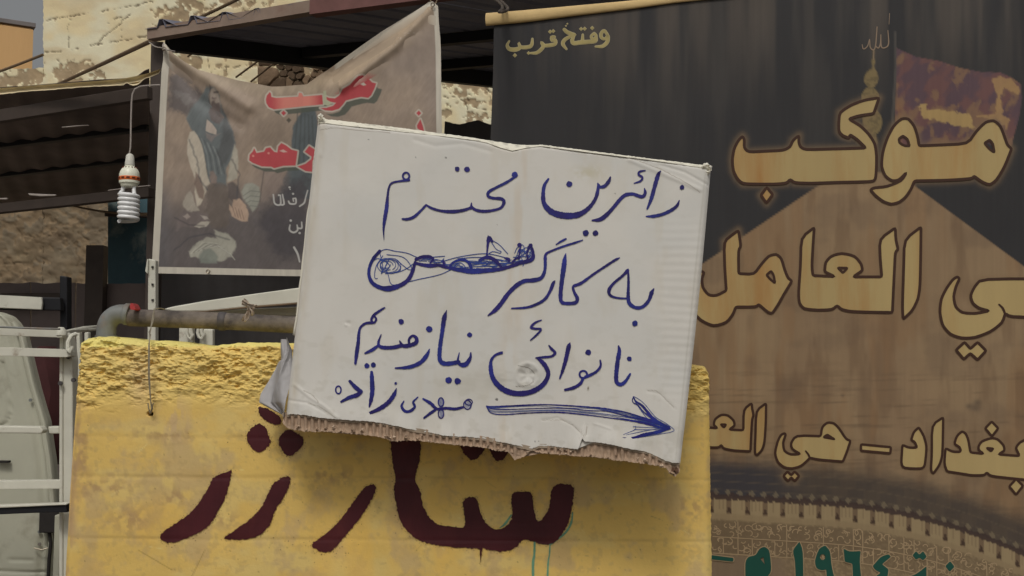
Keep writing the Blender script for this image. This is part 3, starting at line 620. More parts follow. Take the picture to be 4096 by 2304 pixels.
# standing teal cloak on the right
C = pm(Z2([(1730, 1050), (1870, 1040), (1895, 1200), (1930, 1449), (1990, 1700), (1960, 2000), (1500, 2000), (1560, 1800), (1640, 1640), (1640, 1449), (1655, 1260), (1700, 1180), (1740, 1120)]), c_(58, 76, 84), C, 5, 1, 6)
for k in range(5): C = over(C, 1 - sst(0, 6, segdist(Xg, Yg, Z2([(1700 + 36 * k, 1120 + 10 * k), (1680 + 44 * k, 1400), (1660 + 50 * k, 1620)]))), c_(42, 56, 62), .6)
C = pm(Z7([(1340, 560), (1600, 600), (1590, 780), (1500, 860), (1370, 840)]), c_(112, 98, 94), C, 24, .7, 20)
C = over(C, 1 - sst(0, 5, segdist(Xg, Yg, Z7([(1370, 590), (1345, 760), (1330, 900)]))), c_(66, 62, 60), .6)
C = pm(Z7([(1600, 700), (1800, 640), (1800, 1449), (1500, 1449), (1300, 1100), (1450, 860)]), c_(50, 50, 60), C, 30, .85, 40)
# drapery to the upper right side: damaged print flecks along the fold
for k in range(22):
    f = k / 22; x = 1540 + 115 * f + random.uniform(-12, 12); y = 200 - 75 * f + random.uniform(-12, 12)
    C = over(C, 1 - sst(2, 5, np.hypot((Xg - x), (Yg - y) * 1.4) + 2 * fbm(Xg / 4, Yg / 4, 2, k)), c_(150, 144, 144), .75)
C = over(C, np.exp(-(segdist(Xg, Yg, [(1700, 30), (1560, 170), (1380, 300), (1250, 330)], False, 200) / 45) ** 2), c_(160, 138, 104), .55)
C = over(C, np.exp(-(segdist(Xg, Yg, [(680, 215), (860, 320), (1040, 350), (1250, 345)], False, 200) / 30) ** 2), c_(148, 134, 112), .55)
fig = np.clip((1 - sst(1250, 1400, Xg)) * (1 - sst(-10, 30, Xg - 1180) * .0), 0, 1)
lum = C @ np.array((.3, .5, .2)); sep = lum[..., None] * np.array((1.22, 1.0, .80)); C = C + (sep - C) * .35; C = C * 1.06
C = C * (1 + .26 * (fbm((Xg + Yg * .6) / 7, (Yg - Xg * .5) / 34, 4, 171) - .5) * sst(180, 400, Yg))[..., None] * (1 + .30 * (fbm(Xg / 26, Yg / 40, 4, 172) - .5))[..., None]
bl_ = np.array(C_bg); 
C = C + (C.mean((0, 1)) - C) * .10
for P_, c0_, a_ in (([(846, 345), (838, 380), (842, 420)], (60, 54, 54), .5), ([(862, 372), (880, 372)], (58, 52, 52), .7), ([(853, 392), (862, 402), (858, 412)], (92, 80, 74), .6), ([(700, 1000), (760, 950), (840, 935), (920, 960)], (58, 58, 62), .5), ([(760, 560), (790, 640), (800, 720), (830, 760)], (62, 66, 70), .5), ([(700, 870), (760, 900), (820, 905)], (60, 56, 60), .5), ([(930, 640), (960, 700), (950, 800)], (60, 60, 64), .5)):
    C = over(C, 1 - sst(0, 7, segdist(Xg + (fbm(Xg / 20, Yg / 20, 2, 5) - .5) * 12, Yg, P_)), c_(*c0_), a_)
# red lettering with its printed outline and shadow
Z3 = lambda P: tr(P, 1024, 0, 2.5156)
KBL = Z3([(100, 1000), (110, 960), (138, 925), (150, 940), (155, 975), (200, 985), (420, 970), (430, 930), (455, 935), (470, 968), (660, 950), (668, 1045), (500, 1060), (380, 1075), (180, 1100), (130, 1080), (105, 1040)])
MOL = Z3([(1080, 765), (1130, 790), (1170, 830), (1210, 840), (1195, 890), (1160, 960), (1130, 985), (1060, 975), (1000, 985), (900, 1010), (870, 1050), (830, 1090), (760, 1110), (690, 1105), (640, 1080), (700, 1080), (770, 1060), (800, 1030), (740, 1020), (705, 1000), (695, 965), (730, 980), (790, 985), (830, 960), (880, 900), (950, 860), (1010, 800), (1040, 775)])
MOH = Z3([(1045, 845), (1080, 825), (1110, 855), (1080, 862)])
DT = Z3([(275, 1110), (300, 1135), (275, 1162), (250, 1135)]); DT2 = Z3([(1643, 1118), (1668, 1145), (1643, 1172), (1618, 1145)]); TRI = Z3([(1660, 1205), (1685, 1275), (1700, 1340), (1630, 1300), (1625, 1270)])
RAH = Z7([(1225, 485), (1230, 430), (1260, 395), (1275, 362), (1298, 410), (1370, 395), (1390, 360), (1430, 350), (1470, 395), (1500, 400), (1510, 340), (1540, 305), (1590, 330), (1640, 370), (1700, 385), (1690, 460), (1680, 530), (1560, 535), (1470, 560), (1440, 545), (1350, 545), (1260, 510)])
RAR = Z7([(1815, 330), (1890, 380), (1900, 430), (1850, 480), (1845, 592), (1780, 585), (1700, 540), (1780, 510), (1835, 465), (1840, 440), (1770, 390)])
KAF = Z3([(672, 915), (700, 905), (705, 1000), (760, 1030), (720, 1060), (670, 1045)])
for P, dx, dy in ((KBL, 26, 22), (MOL, 24, 24), (RAH, 12, 20)):
    C = pm([(p[0] + dx, p[1] + dy) for p in P], c_(70, 74, 66), C, 3, .9)
C = pm([(p[0] + 20, p[1] + 28) for p in DT], c_(66, 62, 54), C, 3, .9)
for P in (KBL, MOL, DT, DT2, TRI, RAH, RAR):
    d = sdf(Xg, Yg, P, 40); C = over(C, 1 - sst(4, 8, d), c_(166, 158, 146), .75); C = over(C, 1 - sst(-2, 2, d), c_(152, 62, 66))
d = sdf(Xg, Yg, KBL, 40); C = over(C, (1 - sst(-2, 2, d)) * sst(1075, 1150, Xg) * (1 - sst(1230, 1290, Xg)), c_(188, 122, 108), .75)
C = pm(KAF, c_(150, 152, 128), C, 3, .9); C = pm(MOH, c_(166, 158, 146), C, 2)
for x, y in ((1265, 440), (1415, 410)): C = over(C, 1 - sst(3, 6, np.hypot(Xg - 512 - x / 2.5156, Yg - 450 - y / 2.5156)), c_(186, 130, 120), .7)
C = pm(Z7([(1520, 385), (1560, 370), (1600, 395), (1560, 400)]), c_(170, 150, 140), C, 2, .8)
# small grey text lines
WT = [[(1460, 825, 14), (1475, 915, 16), (1530, 922, 16), (1530, 830, 12)], [(1530, 925, 16), (1565, 920, 16), (1550, 822, 12)], [(1610, 890, 14), (1625, 915, 16), (1680, 912, 16), (1680, 860, 14), (1655, 862, 12), (1660, 890, 12)], [(1720, 940, 14), (1765, 905, 16), (1780, 850, 12), (1800, 780, 12)],
      [(1625, 1130, 12), (1620, 1180, 16), (1660, 1205, 18), (1700, 1180, 16), (1695, 1130, 12)], [(1700, 1160, 16), (1740, 1160, 16), (1740, 1100, 12)], [(1665, 1355, 20), (1700, 1420, 20), (1720, 1500, 14)]]
for P in WT: C = over(C, 1 - sst(-1.5, 1.5, segdist(Xg, Yg, catmull(Z7(P), 5))), c_(158, 156, 152), .95)
for x, y, r in ((1515, 830, 9), (1655, 815, 10), (1620, 750, 10), (1632, 1085, 11), (1720, 1210, 11), (1625, 770, 5)): C = over(C, 1 - sst(r / 2.5 - 1, r / 2.5 + 1.5, np.hypot(Xg - 512 - x / 2.5156, Yg - 450 - y / 2.5156)), c_(158, 156, 152), .95)
# grime streaks and white hems
C = C * (1 + .10 * (fbm(Xg / 14, Yg / 120, 4, 81) - .5))[..., None] * (1 + .12 * (fbm(Xg / 60, Yg / 60, 4, 83) - .5))[..., None]
hem = np.maximum(1 - sst(27, 29, Xg - wl), np.maximum(sst(-22, -20, Xg - wr), sst(-27, -25, Yg - Ybot)))
topd = (Yg - Ytop); hem = np.maximum(hem, (1 - sst(18, 21, topd)) * sst(1330, 1345, Xg))
hc = c_(166, 160, 148) * (1 + .2 * (fbm(Xg / 8, Yg / 90, 3, 90) - .5))[..., None]
C = C + (hc - C) * (hem * sst(20, 60, Yg * 0 + 100))[..., None]
pb = thing('picture_banner', 'sagging brown banner printed with a seated robed figure and red lettering', 'banner')
grid('banner_cloth', PB(Xg, Yg, D), M['print'], np.clip(C, 0, .9), -PB.n * .0015, pb)
Mh = mat('brass_eyelet', alb(120, 110, 96), rough=.4, metal=.7, bump=0)
for px, py in ((664, 200), (1733, 22), (622, 1052), (842, 1088)):
    p = PB(px, py, .012 + float(bfold(np.array([float(px)]), np.array([float(py)]))[0])); m = MB(); P = [p + PB.r * .006 * math.cos(a) + PB.up * .006 * math.sin(a) for a in np.linspace(0, 2 * math.pi, 15)]; m.tube(P, .002, 6, False); m.build('eyelet', Mh, pb)
m = MB(); cc = catmull([at(596, 168, 4.9), at(620, 186, 4.3), at(650, 192, 3.75), at(670, 200, 3.68), at(700, 206, 3.7)], .02); m.tube(list(cc), .0022, 6); cc = catmull([at(655, 172, 4.8), at(652, 184, 4.2), at(660, 198, 3.68)], .02); m.tube(list(cc), .003, 6); tag(m.build('tie_string', M['cord']), 'pale string tying the left corner of the picture banner to the canopy post', 'string')
m = MB(); m.tube(list(catmull([at(1718, -6, 4.4), at(1726, 8, 3.8), at(1734, 22, 3.66), at(1744, 10, 3.8), at(1750, -4, 4.4)], .02)), .0022, 6); tag(m.build('tie_wire', M['rod']), 'wire loop tying the right corner of the picture banner to the red beam', 'wire')

# ---------------------------------------------------------------- black banner (right)
BB = Plane(3000, 1000, 2.75, yaw=14)
kb = thing('black_banner', 'large black and tan banner with big gold outlined lettering and a cream header roll', 'banner')
xs = np.concatenate([np.arange(1968, 4140, 5.0), np.linspace(4160, 4700, 24)]); rowt = np.linspace(0, 1, 400)
X0 = np.repeat(xs[None], 400, 0); topb = np.interp(xs, [1968, 2700, 4700], [92, -12, -260])
Yb = topb[None] + (2560 - topb[None]) * rowt[:, None]
lx = np.interp(Yb, [90, 300, 560, 1200, 2560], [1976, 1972, 1962, 1960, 1950]); X0 = X0 + (lx - 1968) * (1 - sst(1968, 2100, X0))
def cb(r, g, b): return np.array(alb(r, g, b, .62))
Xg, Yg = X0, Yb
Cb = np.zeros(Xg.shape + (3,)) + cb(39, 38, 39)
st = fbm(Xg / 60, Yg / 700, 4, 101)
Cb = over(Cb, sst(.45, .8, st) * (1 - sst(100, 900, Yg)), cb(62, 58, 54), .5)
Cb = over(Cb, sst(.5, .8, fbm(Xg / 70, Yg / 900, 3, 103)) * (1 - sst(0, 500, Yg)), cb(80, 72, 64), .5)
tan = 1 - sst(-3, 3, sdf(Xg, Yg, [(3270, 745), (2807, 1058), (2600, 1200), (2500, 2700), (4900, 2700), (4900, 1640), (4096, 1066), (3660, 745), (3560, 690), (3400, 690)]))
tc1 = cb(112, 92, 70) + (cb(126, 106, 80) - cb(112, 92, 70)) * fbm(Xg / 200, Yg / 300, 3, 110)[..., None]
Cb = Cb + (tc1 - Cb) * tan[..., None]
Cb = over(Cb, tan * sst(.5, .72, fbm(Xg / 60, Yg / 260, 4, 111)), cb(88, 68, 50), .45)
Cb = over(Cb, tan * sst(.52, .7, fbm(Xg / 75, Yg / 420, 3, 119)), cb(112, 84, 56), .35)
Cb = over(Cb, tan * sst(.5, .75, fbm(Xg / 150, Yg / 120, 4, 121)), cb(88, 72, 58), .35)
Cb = over(Cb, tan * sst(.6, .8, fbm(Xg / 300, Yg / 10, 3, 113)) * sst(1400, 1600, Yg), cb(84, 68, 52), .5)
# darker masonry band, crenellated row, frieze field
base = lambda x: 1985 + np.clip(x - 2840, 0, None) * .062 + (np.clip(x - 3300, 0, None) ** 2) * 2.4e-4
bl_ = base(Xg)
band = sst(-190, -90, Yg - bl_ + 30 * (fbm(Xg / 40, Yg / 12, 3, 5) - .5)) * (1 - sst(-2, 2, Yg - bl_))
leftw = 1 - sst(3000, 3700, Xg) * .45
Cb = over(Cb, band, cb(56, 50, 46), .9); Cb = over(Cb, band * (1 - sst(3000, 3300, Xg)), cb(46, 45, 50), .8)
q = (Yg - bl_)
for k in range(5): Cb = over(Cb, band * (1 - sst(0, 4, np.abs(q + 30 + 34 * k + (Xg - 3000) * .01 * k))), cb(92, 80, 62), .35)
cols_ = ((np.floor(Xg / 64 + np.floor(q / 34) * .5) % 2) * .5); Cb = over(Cb, band * sst(3000, 3500, Xg) * cols_, cb(80, 68, 54), .5)
mer = np.mod(Xg - 2855, 72.0); tooth = (mer < 52) & (q > 6 + 4 * np.abs(np.sin(mer / 8))) & (q < 70)
Cb = over(Cb, (q > -4) * (q < 64) * 1.0, cb(92, 76, 58), .9)
Cb = over(Cb, (q > -22 + 12 * np.abs(np.sin((Xg - 2855) / 72 * math.pi))) * (q < 8 + 6 * (fbm(Xg / 8, Yg * 0, 2, 4))) * 1.0, cb(54, 42, 38), .9)
Cb = over(Cb, (np.abs(mer - 62) < (q - 34) * .45) * (q > 34) * (q < 62) * 1.0, cb(56, 42, 32), .95)
Cb = over(Cb, tooth * 1.0, cb(128, 112, 84), .9)
Cb = over(Cb, ((mer > 8) & (mer < 44) & (q > 8) & (q < 50)) * (np.abs(np.sin(mer / 5.0)) > .9) * 1.0, cb(104, 88, 66), .6)
Cb = over(Cb, sst(62, 68, q), cb(120, 104, 78), .92)
Cb = over(Cb, sst(88, 92, q) * sst(.35, .5, fbm(Xg / 7, Yg / 7, 3, 131)), cb(90, 75, 56), .6)
Cb = over(Cb, sst(94, 97, q) * (1 - sst(222, 226, q)) * (1 - sst(3000, 4300, Xg) * .7), cb(92, 77, 58), .8)
Cb = over(Cb, sst(226, 236, q) * (1 - sst(3100, 3200, Xg)), cb(104, 88, 70), .9)
for k in range(4):
    mer2 = (np.abs(np.mod(Xg - 2840, 48) - 24) < 14 * (1 - np.abs(q + 20) / 14)) & (np.abs(q + 20) < 14)
Cb = over(Cb, mer2 * sst(2800, 2900, Xg) * 1.0, cb(112, 100, 78), .5)
# flag, spire
FLAG = tr([(1635, 355), (1780, 420), (1950, 450), (2100, 500), (2250, 530), (2400, 535), (2480, 570), (2550, 620), (2560, 720), (2540, 860), (2500, 1000), (2480, 1090), (2300, 1060), (1800, 1080), (1620, 1080)], 2700, 0, 1.8439)
fm = 1 - sst(-2, 2, sdf(Xg, Yg, FLAG)); n3 = fbm(Xg / 50 + Yg / 60, Yg / 90 - Xg / 140, 4, 140)
fc = cb(92, 64, 62) + (cb(76, 58, 64) - cb(92, 64, 62)) * sst(.35, .6, n3)[..., None]
fc = fc + (cb(112, 86, 64) - fc) * (sst(.52, .66, fbm(Xg / 45 + Yg / 80, Yg / 60 - Xg / 100, 4, 143)) * .8)[..., None]
Cb = Cb + (fc - Cb) * (fm * .95)[..., None]
FY = tr([(1800, 780), (1850, 760), (1860, 800), (1990, 810), (2080, 830), (2180, 850), (2210, 950), (2080, 930), (1950, 890), (1830, 870)], 2700, 0, 1.8439)
Xw = Xg + (fbm(Xg / 12, Yg / 12, 3, 9) - .5) * 16; Yw = Yg + (fbm(Xg / 12, Yg / 12, 3, 19) - .5) * 16
Cb = over(Cb, (1 - sst(-2, 2, sdf(Xw, Yw, FY))) * fm, cb(146, 122, 78), .9)
FZ = tr([(2330, 590), (2400, 560), (2480, 590), (2545, 650), (2530, 700), (2430, 640), (2400, 700), (2420, 860), (2480, 880), (2440, 960), (2380, 880), (2200, 860), (2360, 840), (2380, 700)], 2700, 0, 1.8439)
Cb = over(Cb, (1 - sst(-2, 2, sdf(Xw, Yw, FZ))) * fm, cb(140, 112, 74), .75)
Cb = over(Cb, (1 - sst(3330 + 260, 3330 + 290, Xg)) * fm * sst(.4, .6, fbm(Xg / 20, Yg / 40, 3, 150)) * sst(380, 450, Yg), cb(120, 84, 54), .6)
pole = segdist(Xg, Yg, tr([(1625, 240, 12), (1628, 500, 14), (1605, 900, 16), (1590, 1100, 16)], 2700, 0, 1.8439)); Cb = over(Cb, 1 - sst(-1, 3, pole), cb(70, 66, 62), .8)
SP_ = [(1466, 372, 8), (1464, 430, 10), (1462, 455, 30), (1462, 480, 12), (1462, 510, 24), (1452, 560, 90), (1446, 590, 100), (1446, 620, 60), (1444, 650, 20), (1440, 690, 96), (1440, 730, 130), (1440, 790, 60), (1450, 850, 110), (1456, 890, 140), (1460, 930, 120), (1466, 980, 40), (1470, 1050, 40)]
d = segdist(Xg, Yg, catmull(tr(SP_, 2700, 0, 1.8439), 6), False, 120); Cb = over(Cb, 1 - sst(-2, 3, d), cb(116, 100, 66), .8)
Cb = over(Cb, (1 - sst(-2, 3, d)) * sst(.5, .6, fbm(Xg / 14, Yg / 8, 3, 160)), cb(78, 68, 48), .6)
# stain spots
for x, y, r in ((3900, 1630, 16), (3875, 1625, 10), (3370, 1582, 6), (3805, 1250, 5), (3910, 1610, 12)): Cb = over(Cb, np.exp(-(np.hypot((Xg - x) * .8, Yg - y) / r) ** 2), cb(78, 66, 54), .7)

# ---- the lettering outlines (gold with dark rim)
z5 = lambda P: tr(P, 2700, 0, 1.8439); z6 = lambda P: tr(P, 2750, 700, 1.9138); z7 = lambda P: tr(P, 2750, 1300, 1.9138); z8 = lambda P: tr(P, 2796, 1850, 1.9815)
GL = [
 (z5([(1505, 722), (1400, 738), (1300, 775), (1215, 830), (1208, 900), (1208, 970), (1235, 1000), (1285, 1020), (1290, 993), (1340, 1025), (1408, 1092), (1150, 1100), (960, 1105), (925, 1085), (912, 1050), (915, 1000), (870, 1035), (850, 1085), (800, 1110), (680, 1115), (540, 1122), (510, 1090), (512, 1030), (498, 1005), (465, 1040), (435, 1100), (422, 1180), (430, 1260), (460, 1320), (500, 1355), (600, 1358), (750, 1358), (825, 1350), (850, 1322), (880, 1348), (1000, 1352), (1200, 1345), (1450, 1340), (1478, 1325), (1485, 1250), (1487, 1150), (1475, 1060), (1430, 990), (1370, 930), (1282, 878), (1350, 855), (1465, 838)]), []),
 (z5([(2482, 1098), (2450, 1070), (2430, 1010), (2400, 930), (2350, 888), (2290, 900), (2220, 970), (2160, 1060), (1960, 1070), (1800, 1076), (1790, 1010), (1765, 930), (1720, 875), (1670, 875), (1610, 930), (1560, 1030), (1530, 1130), (1522, 1230), (1550, 1300), (1600, 1335), (1650, 1330), (1708, 1272), (1670, 1335), (1560, 1378), (1470, 1385), (1440, 1400), (1480, 1445), (1537, 1488), (1595, 1508), (1653, 1493), (1701, 1455), (1740, 1397), (1766, 1334), (2000, 1330), (2190, 1318), (2205, 1298), (2260, 1340), (2320, 1365), (2370, 1330), (2430, 1230)]),
  [z5([(1650, 1025), (1680, 1002), (1715, 1025), (1730, 1078), (1690, 1075), (1655, 1055)]), z5([(2282, 1055), (2320, 1032), (2345, 1060), (2355, 1125), (2315, 1098)])]),
 (z6([(607, 95), (652, 150), (605, 215), (562, 155)]), []),
 (z6([(390, 425), (410, 545), (390, 575), (392, 755), (510, 760), (560, 690), (620, 620), (680, 605), (720, 640), (745, 730), (770, 790), (800, 812), (740, 910), (690, 1000), (650, 1058), (620, 1055), (545, 990), (525, 1010), (370, 1010), (350, 1065), (300, 1130), (200, 1158), (110, 1118), (55, 1065), (30, 980), (50, 860), (100, 735), (128, 745), (110, 790), (115, 860), (160, 920), (220, 925), (297, 885), (285, 700), (280, 510), (340, 460)]), [z6([(605, 765), (640, 735), (660, 765), (670, 828), (635, 800)])]),
 (z6([(970, 402), (870, 480), (865, 700), (850, 900), (855, 980), (890, 1025), (1000, 1035), (1110, 1030), (1145, 998), (1180, 1030), (1250, 1045), (1400, 1050), (1568, 1052), (1575, 900), (1585, 700), (1590, 590), (1612, 570), (1595, 500), (1590, 405), (1470, 490), (1475, 640), (1487, 780), (1268, 780), (1340, 730), (1330, 680), (1280, 620), (1180, 598), (1100, 620), (1055, 670), (1050, 740), (1128, 778), (960, 770), (952, 700), (960, 550)]), [z6([(1150, 710), (1225, 712), (1190, 750)])]),
 (z6([(1787, 398), (1660, 495), (1655, 700), (1645, 1000), (1650, 1104), (1720, 1040), (1765, 950), (1780, 850), (1785, 600)]), []),
 (z6([(2065, 778), (2030, 800), (1980, 870), (1940, 950), (1930, 1050), (1950, 1150), (2010, 1220), (2100, 1250), (2200, 1245), (2320, 1200), (2410, 1130), (2432, 1058), (2470, 1085), (2800, 1092), (3000, 1000), (2900, 795), (2250, 795), (2200, 850), (2165, 920), (2180, 980), (2230, 1020), (2310, 1040), (2200, 1062), (2100, 1055), (2050, 1010), (2035, 930), (2055, 850), (2082, 795)]), []),
 (z6([(2120, 1280), (2165, 1330), (2220, 1280), (2285, 1345), (2220, 1415), (2165, 1365), (2115, 1410), (2055, 1340)]), []),
 (z7([(492, 597), (430, 645), (428, 805), (318, 800), (362, 770), (355, 730), (310, 690), (260, 685), (210, 720), (200, 765), (232, 790), (60, 775), (60, 930), (240, 940), (258, 916), (275, 945), (350, 960), (482, 967), (490, 800), (495, 720), (507, 690), (495, 640)]), [z7([(253, 760), (297, 760), (280, 786)])]),
 (z7([(602, 598), (525, 655), (520, 850), (515, 980), (530, 998), (570, 960), (590, 900), (600, 750)]), []),
 (z7([(745, 828), (715, 840), (690, 890), (668, 980), (690, 1050), (740, 1090), (800, 1100), (870, 1080), (925, 1030), (938, 1015), (1000, 1030), (1190, 1045), (1220, 970), (1248, 885), (1215, 875), (1160, 790), (1120, 750), (1070, 745), (1030, 780), (1020, 850), (830, 845), (790, 905), (800, 950), (865, 987), (790, 992), (740, 965), (730, 900), (752, 840)]), [z7([(1040, 858), (1070, 838), (1128, 875)])]),
 (z7([(765, 1120), (795, 1150), (820, 1120), (855, 1155), (820, 1195), (795, 1165), (770, 1195), (735, 1155)]), []),
 (z7([(1328, 913), (1557, 935), (1552, 982), (1328, 962)]), []),
 (z7([(1770, 783), (1730, 820), (1712, 880), (1740, 895), (1757, 937), (1700, 940), (1645, 918), (1635, 1060), (1655, 1095), (1790, 1100), (1815, 1080), (1825, 1000), (1830, 930), (1810, 850)]), []),
 (z7([(1957, 706), (1870, 765), (1870, 1000), (1862, 1110), (1880, 1138), (1930, 1070), (1950, 1000), (1955, 850)]), []),
 (z7([(2100, 813), (2060, 850), (2042, 910), (2085, 935), (2092, 970), (2030, 970), (1975, 943), (1965, 1060), (1985, 1120), (2050, 1130), (2120, 1140), (2170, 1150), (2270, 1150), (2290, 1128), (2320, 1155), (2450, 1170), (2700, 1195), (2700, 850), (2600, 870), (2540, 900), (2512, 940), (2542, 1002), (2378, 990), (2427, 960), (2420, 920), (2370, 870), (2320, 865), (2250, 890), (2225, 930), (2230, 960), (2268, 985), (2165, 975), (2150, 880), (2130, 830)]), [z7([(2288, 940), (2342, 945), (2322, 968)])]),
 (z7([(2328, 738), (2378, 790), (2330, 852), (2278, 790)]), []), (z7([(2515, 1178), (2568, 1230), (2515, 1298), (2462, 1235)]), [])]
glow = np.full(Xg.shape, 1e6)
for P, hs_ in GL: glow = np.minimum(glow, np.abs(segdist(Xg, Yg, P, True, 40)))
Cb = over(Cb, np.exp(-(glow / 17) ** 2), cb(112, 92, 68), .55)
Cb = Cb * (1 + .14 * (fbm(Xg / 9, Yg / 260, 3, 170) - .5))[..., None]
grid('banner_cloth', BB(Xg, Yg), M['print'], np.clip(Cb, 0, .9), -BB.n * .002, kb)
for P, hs_ in GL:
    gold = Ink(BB, .0010); rim = Ink(BB, .0016)
    big = max(p[1] for p in P) - min(p[1] for p in P) > 180
    Pr = rounded([p[:2] for p in P], 7 if big else 5); Hr = [rounded([p[:2] for p in h], 4) for h in hs_]
    gold.poly([tuple(p) for p in Pr], [[tuple(p) for p in h] for h in Hr])
    wd = 11.5 if P[0][1] < 1400 else 10.0
    rim.stroke([(p[0], p[1], wd) for p in Pr], closed=True, smooth=False)
    for h in Hr: rim.stroke([(p[0], p[1], wd * .85) for p in h], closed=True, smooth=False)
    gold.build('gold_letter', M['gold'], kb); rim.build('letter_outline', M['outline'], kb)
rim = Ink(BB, .0018); rim.stroke(z6([(2385, 992, 14), (2412, 1020, 18), (2430, 1060, 18)])); rim.stroke(z7([(905, 965, 12), (925, 990, 16), (935, 1015, 16)]))
rim.poly(z7([(1045, 858), (1075, 832), (1128, 875)])); 
tag(rim.build('letter_detail', M['outline'], kb), kind='stuff')
# top line of plain gold script
tp = Ink(BB, .0012); te_ = Ink(BB, .0007); Zt = lambda P: tr(P, 1900, 0, 2.5156)
TS = [[(1330, 345, 20), (1300, 310, 24), (1270, 340, 26), (1275, 380, 24), (1310, 392, 20), (1338, 360, 24), (1332, 420, 30), (1285, 465, 26), (1215, 470, 12)],
      [(1195, 340, 18), (1170, 365, 20), (1180, 392, 20), (1212, 385, 22), (1218, 355, 20), (1200, 335, 16)], [(1218, 375, 22), (1212, 412, 30), (1140, 422, 34), (1060, 428, 34), (990, 435, 32), (978, 405, 30)], [(1085, 350, 14), (1082, 410, 26)],
      [(900, 298, 24), (925, 322, 30), (975, 342, 26), (1010, 350, 14), (950, 372, 24), (900, 405, 28), (885, 445, 28), (920, 495, 12)], [(978, 405, 26), (1000, 352, 16)],
      [(800, 372, 20), (770, 375, 20), (775, 410, 18), (808, 402, 22), (808, 440, 28), (760, 455, 28), (690, 458, 24), (668, 425, 16), (690, 455, 26), (670, 495, 28), (620, 532, 24), (555, 535, 10)],
      [(578, 392, 12), (574, 440, 24), (555, 468, 28), (500, 478, 28), (455, 470, 24), (440, 430, 12), (452, 480, 26), (400, 500, 34), (345, 492, 30), (325, 455, 20), (345, 415, 8)]]
for P in TS: te_.stroke([(p[0], p[1], p[2] + 4.5) for p in Zt(P)], step=4); tp.stroke(Zt(P), step=4)
for x, y, r in ((1068, 292, 17), (1104, 290, 17), (1180, 283, 18), (756, 320, 17), (788, 314, 17), (540, 535, 15), (402, 558, 18), (916, 262, 7), (930, 240, 6)):
    a = Zt([(x, y - r), (x + r, y), (x, y + r), (x - r, y)]); tp.poly(a); te_.poly(Zt([(x, y - r - 5), (x + r + 5, y), (x, y + r + 5), (x - r - 5, y)]))
te_.build('script_edge', M['gold_edge'], kb); tp.build('script_line', M['gold_plain'], kb)
# spire finial script and pole tip
fi = Ink(BB, .0010)
for P in ([(1380, 330, 6), (1390, 362, 8), (1420, 340, 8), (1435, 290, 6), (1440, 350, 9), (1465, 368, 10), (1480, 330, 9), (1490, 200, 8)], [(1480, 340, 9), (1500, 355, 9), (1515, 320, 8), (1518, 255, 6), (1522, 345, 9), (1555, 350, 9), (1575, 320, 9), (1570, 225, 6)], [(1466, 368, 7), (1465, 440, 6)], [(1582, 100, 5), (1578, 180, 4)]):
    fi.stroke(z5(P), step=4)
fi.build('finial_script', mat('dim_gold_print', alb(116, 100, 84), bump=0, var=.2), kb)
# green date line with pale rim
GR = [([(60, 728), (275, 755), (272, 785), (60, 762)], None), ([(370, 960), (365, 790), (390, 745), (450, 735), (480, 680), (520, 665), (555, 690), (565, 740), (575, 860), (545, 900), (600, 960)], [(485, 760), (512, 748), (522, 808)]),
      ([(797, 625), (740, 695), (762, 780), (768, 980), (828, 980), (825, 700)], None), ([(1000, 655), (950, 680), (915, 780), (930, 840), (980, 855), (1008, 845), (1015, 960), (1085, 960), (1050, 820), (1040, 700)], [(980 + 22 * math.cos(a), 748 + 24 * math.sin(a)) for a in np.linspace(0, 5.6, 9)]),
      ([(1145, 680), (1190, 705), (1282, 700), (1272, 780), (1290, 960), (1222, 960), (1215, 800), (1155, 785)], None), ([(1500, 725), (1440, 745), (1375, 820), (1395, 850), (1440, 872), (1400, 900), (1400, 960), (1490, 930), (1502, 845), (1450, 805), (1522, 745)], None),
      ([(1720, 700), (1745, 730), (1775, 700), (1805, 745), (1775, 775), (1745, 752), (1720, 770), (1690, 735)], None), ([(1802, 820), (1720, 885), (1640, 910), (1640, 960), (1802, 960)], None), ([(1990, 780), (2025, 825), (1985, 865), (1950, 820)], None)]
for P, h in GR:
    gr = Ink(BB, .0024); gp = Ink(BB, .0018); Pr = rounded(z8(P), 5); gr.poly([tuple(p) for p in Pr], [z8(h)] if h else []); gp.stroke([(p[0], p[1], 7.5) for p in Pr], closed=True, smooth=False)
    gp.build('numeral_rim', M['frieze'], kb); gr.build('green_numeral', M['green'], kb)
# calligraphic frieze: small pale curls in cells
fr_ = Ink(BB, .0006)
bx = lambda x: float(base(np.array(float(x))))
x = 2852
while x < 4200:
    wd = random.uniform(34, 62); y0 = bx(x) + 96
    for row in range(2):
        ya = y0 + row * 66; 
        if random.random() < .55: fr_.stroke([(x, ya, 4), (x + 1, ya + 62, 4)])
        for k in range(5):
            cx = x + random.uniform(5, wd - 5); cy = ya + random.uniform(10, 54); a = random.uniform(0, 6); rr = random.uniform(6, 15)
            fr_.stroke([(cx + rr * math.cos(a + t_), cy + rr * .9 * math.sin(a + t_), 4.2) for t_ in np.linspace(0, random.uniform(1.8, 4.5), 6)], step=5)
        fr_.stroke([(x, ya + 64, 4), (x + wd, bx(x + wd) + 96 + row * 66 + 64, 4)])
    x += wd
o = fr_.build('frieze_print', M['frieze'], kb); o['kind'] = 'stuff'
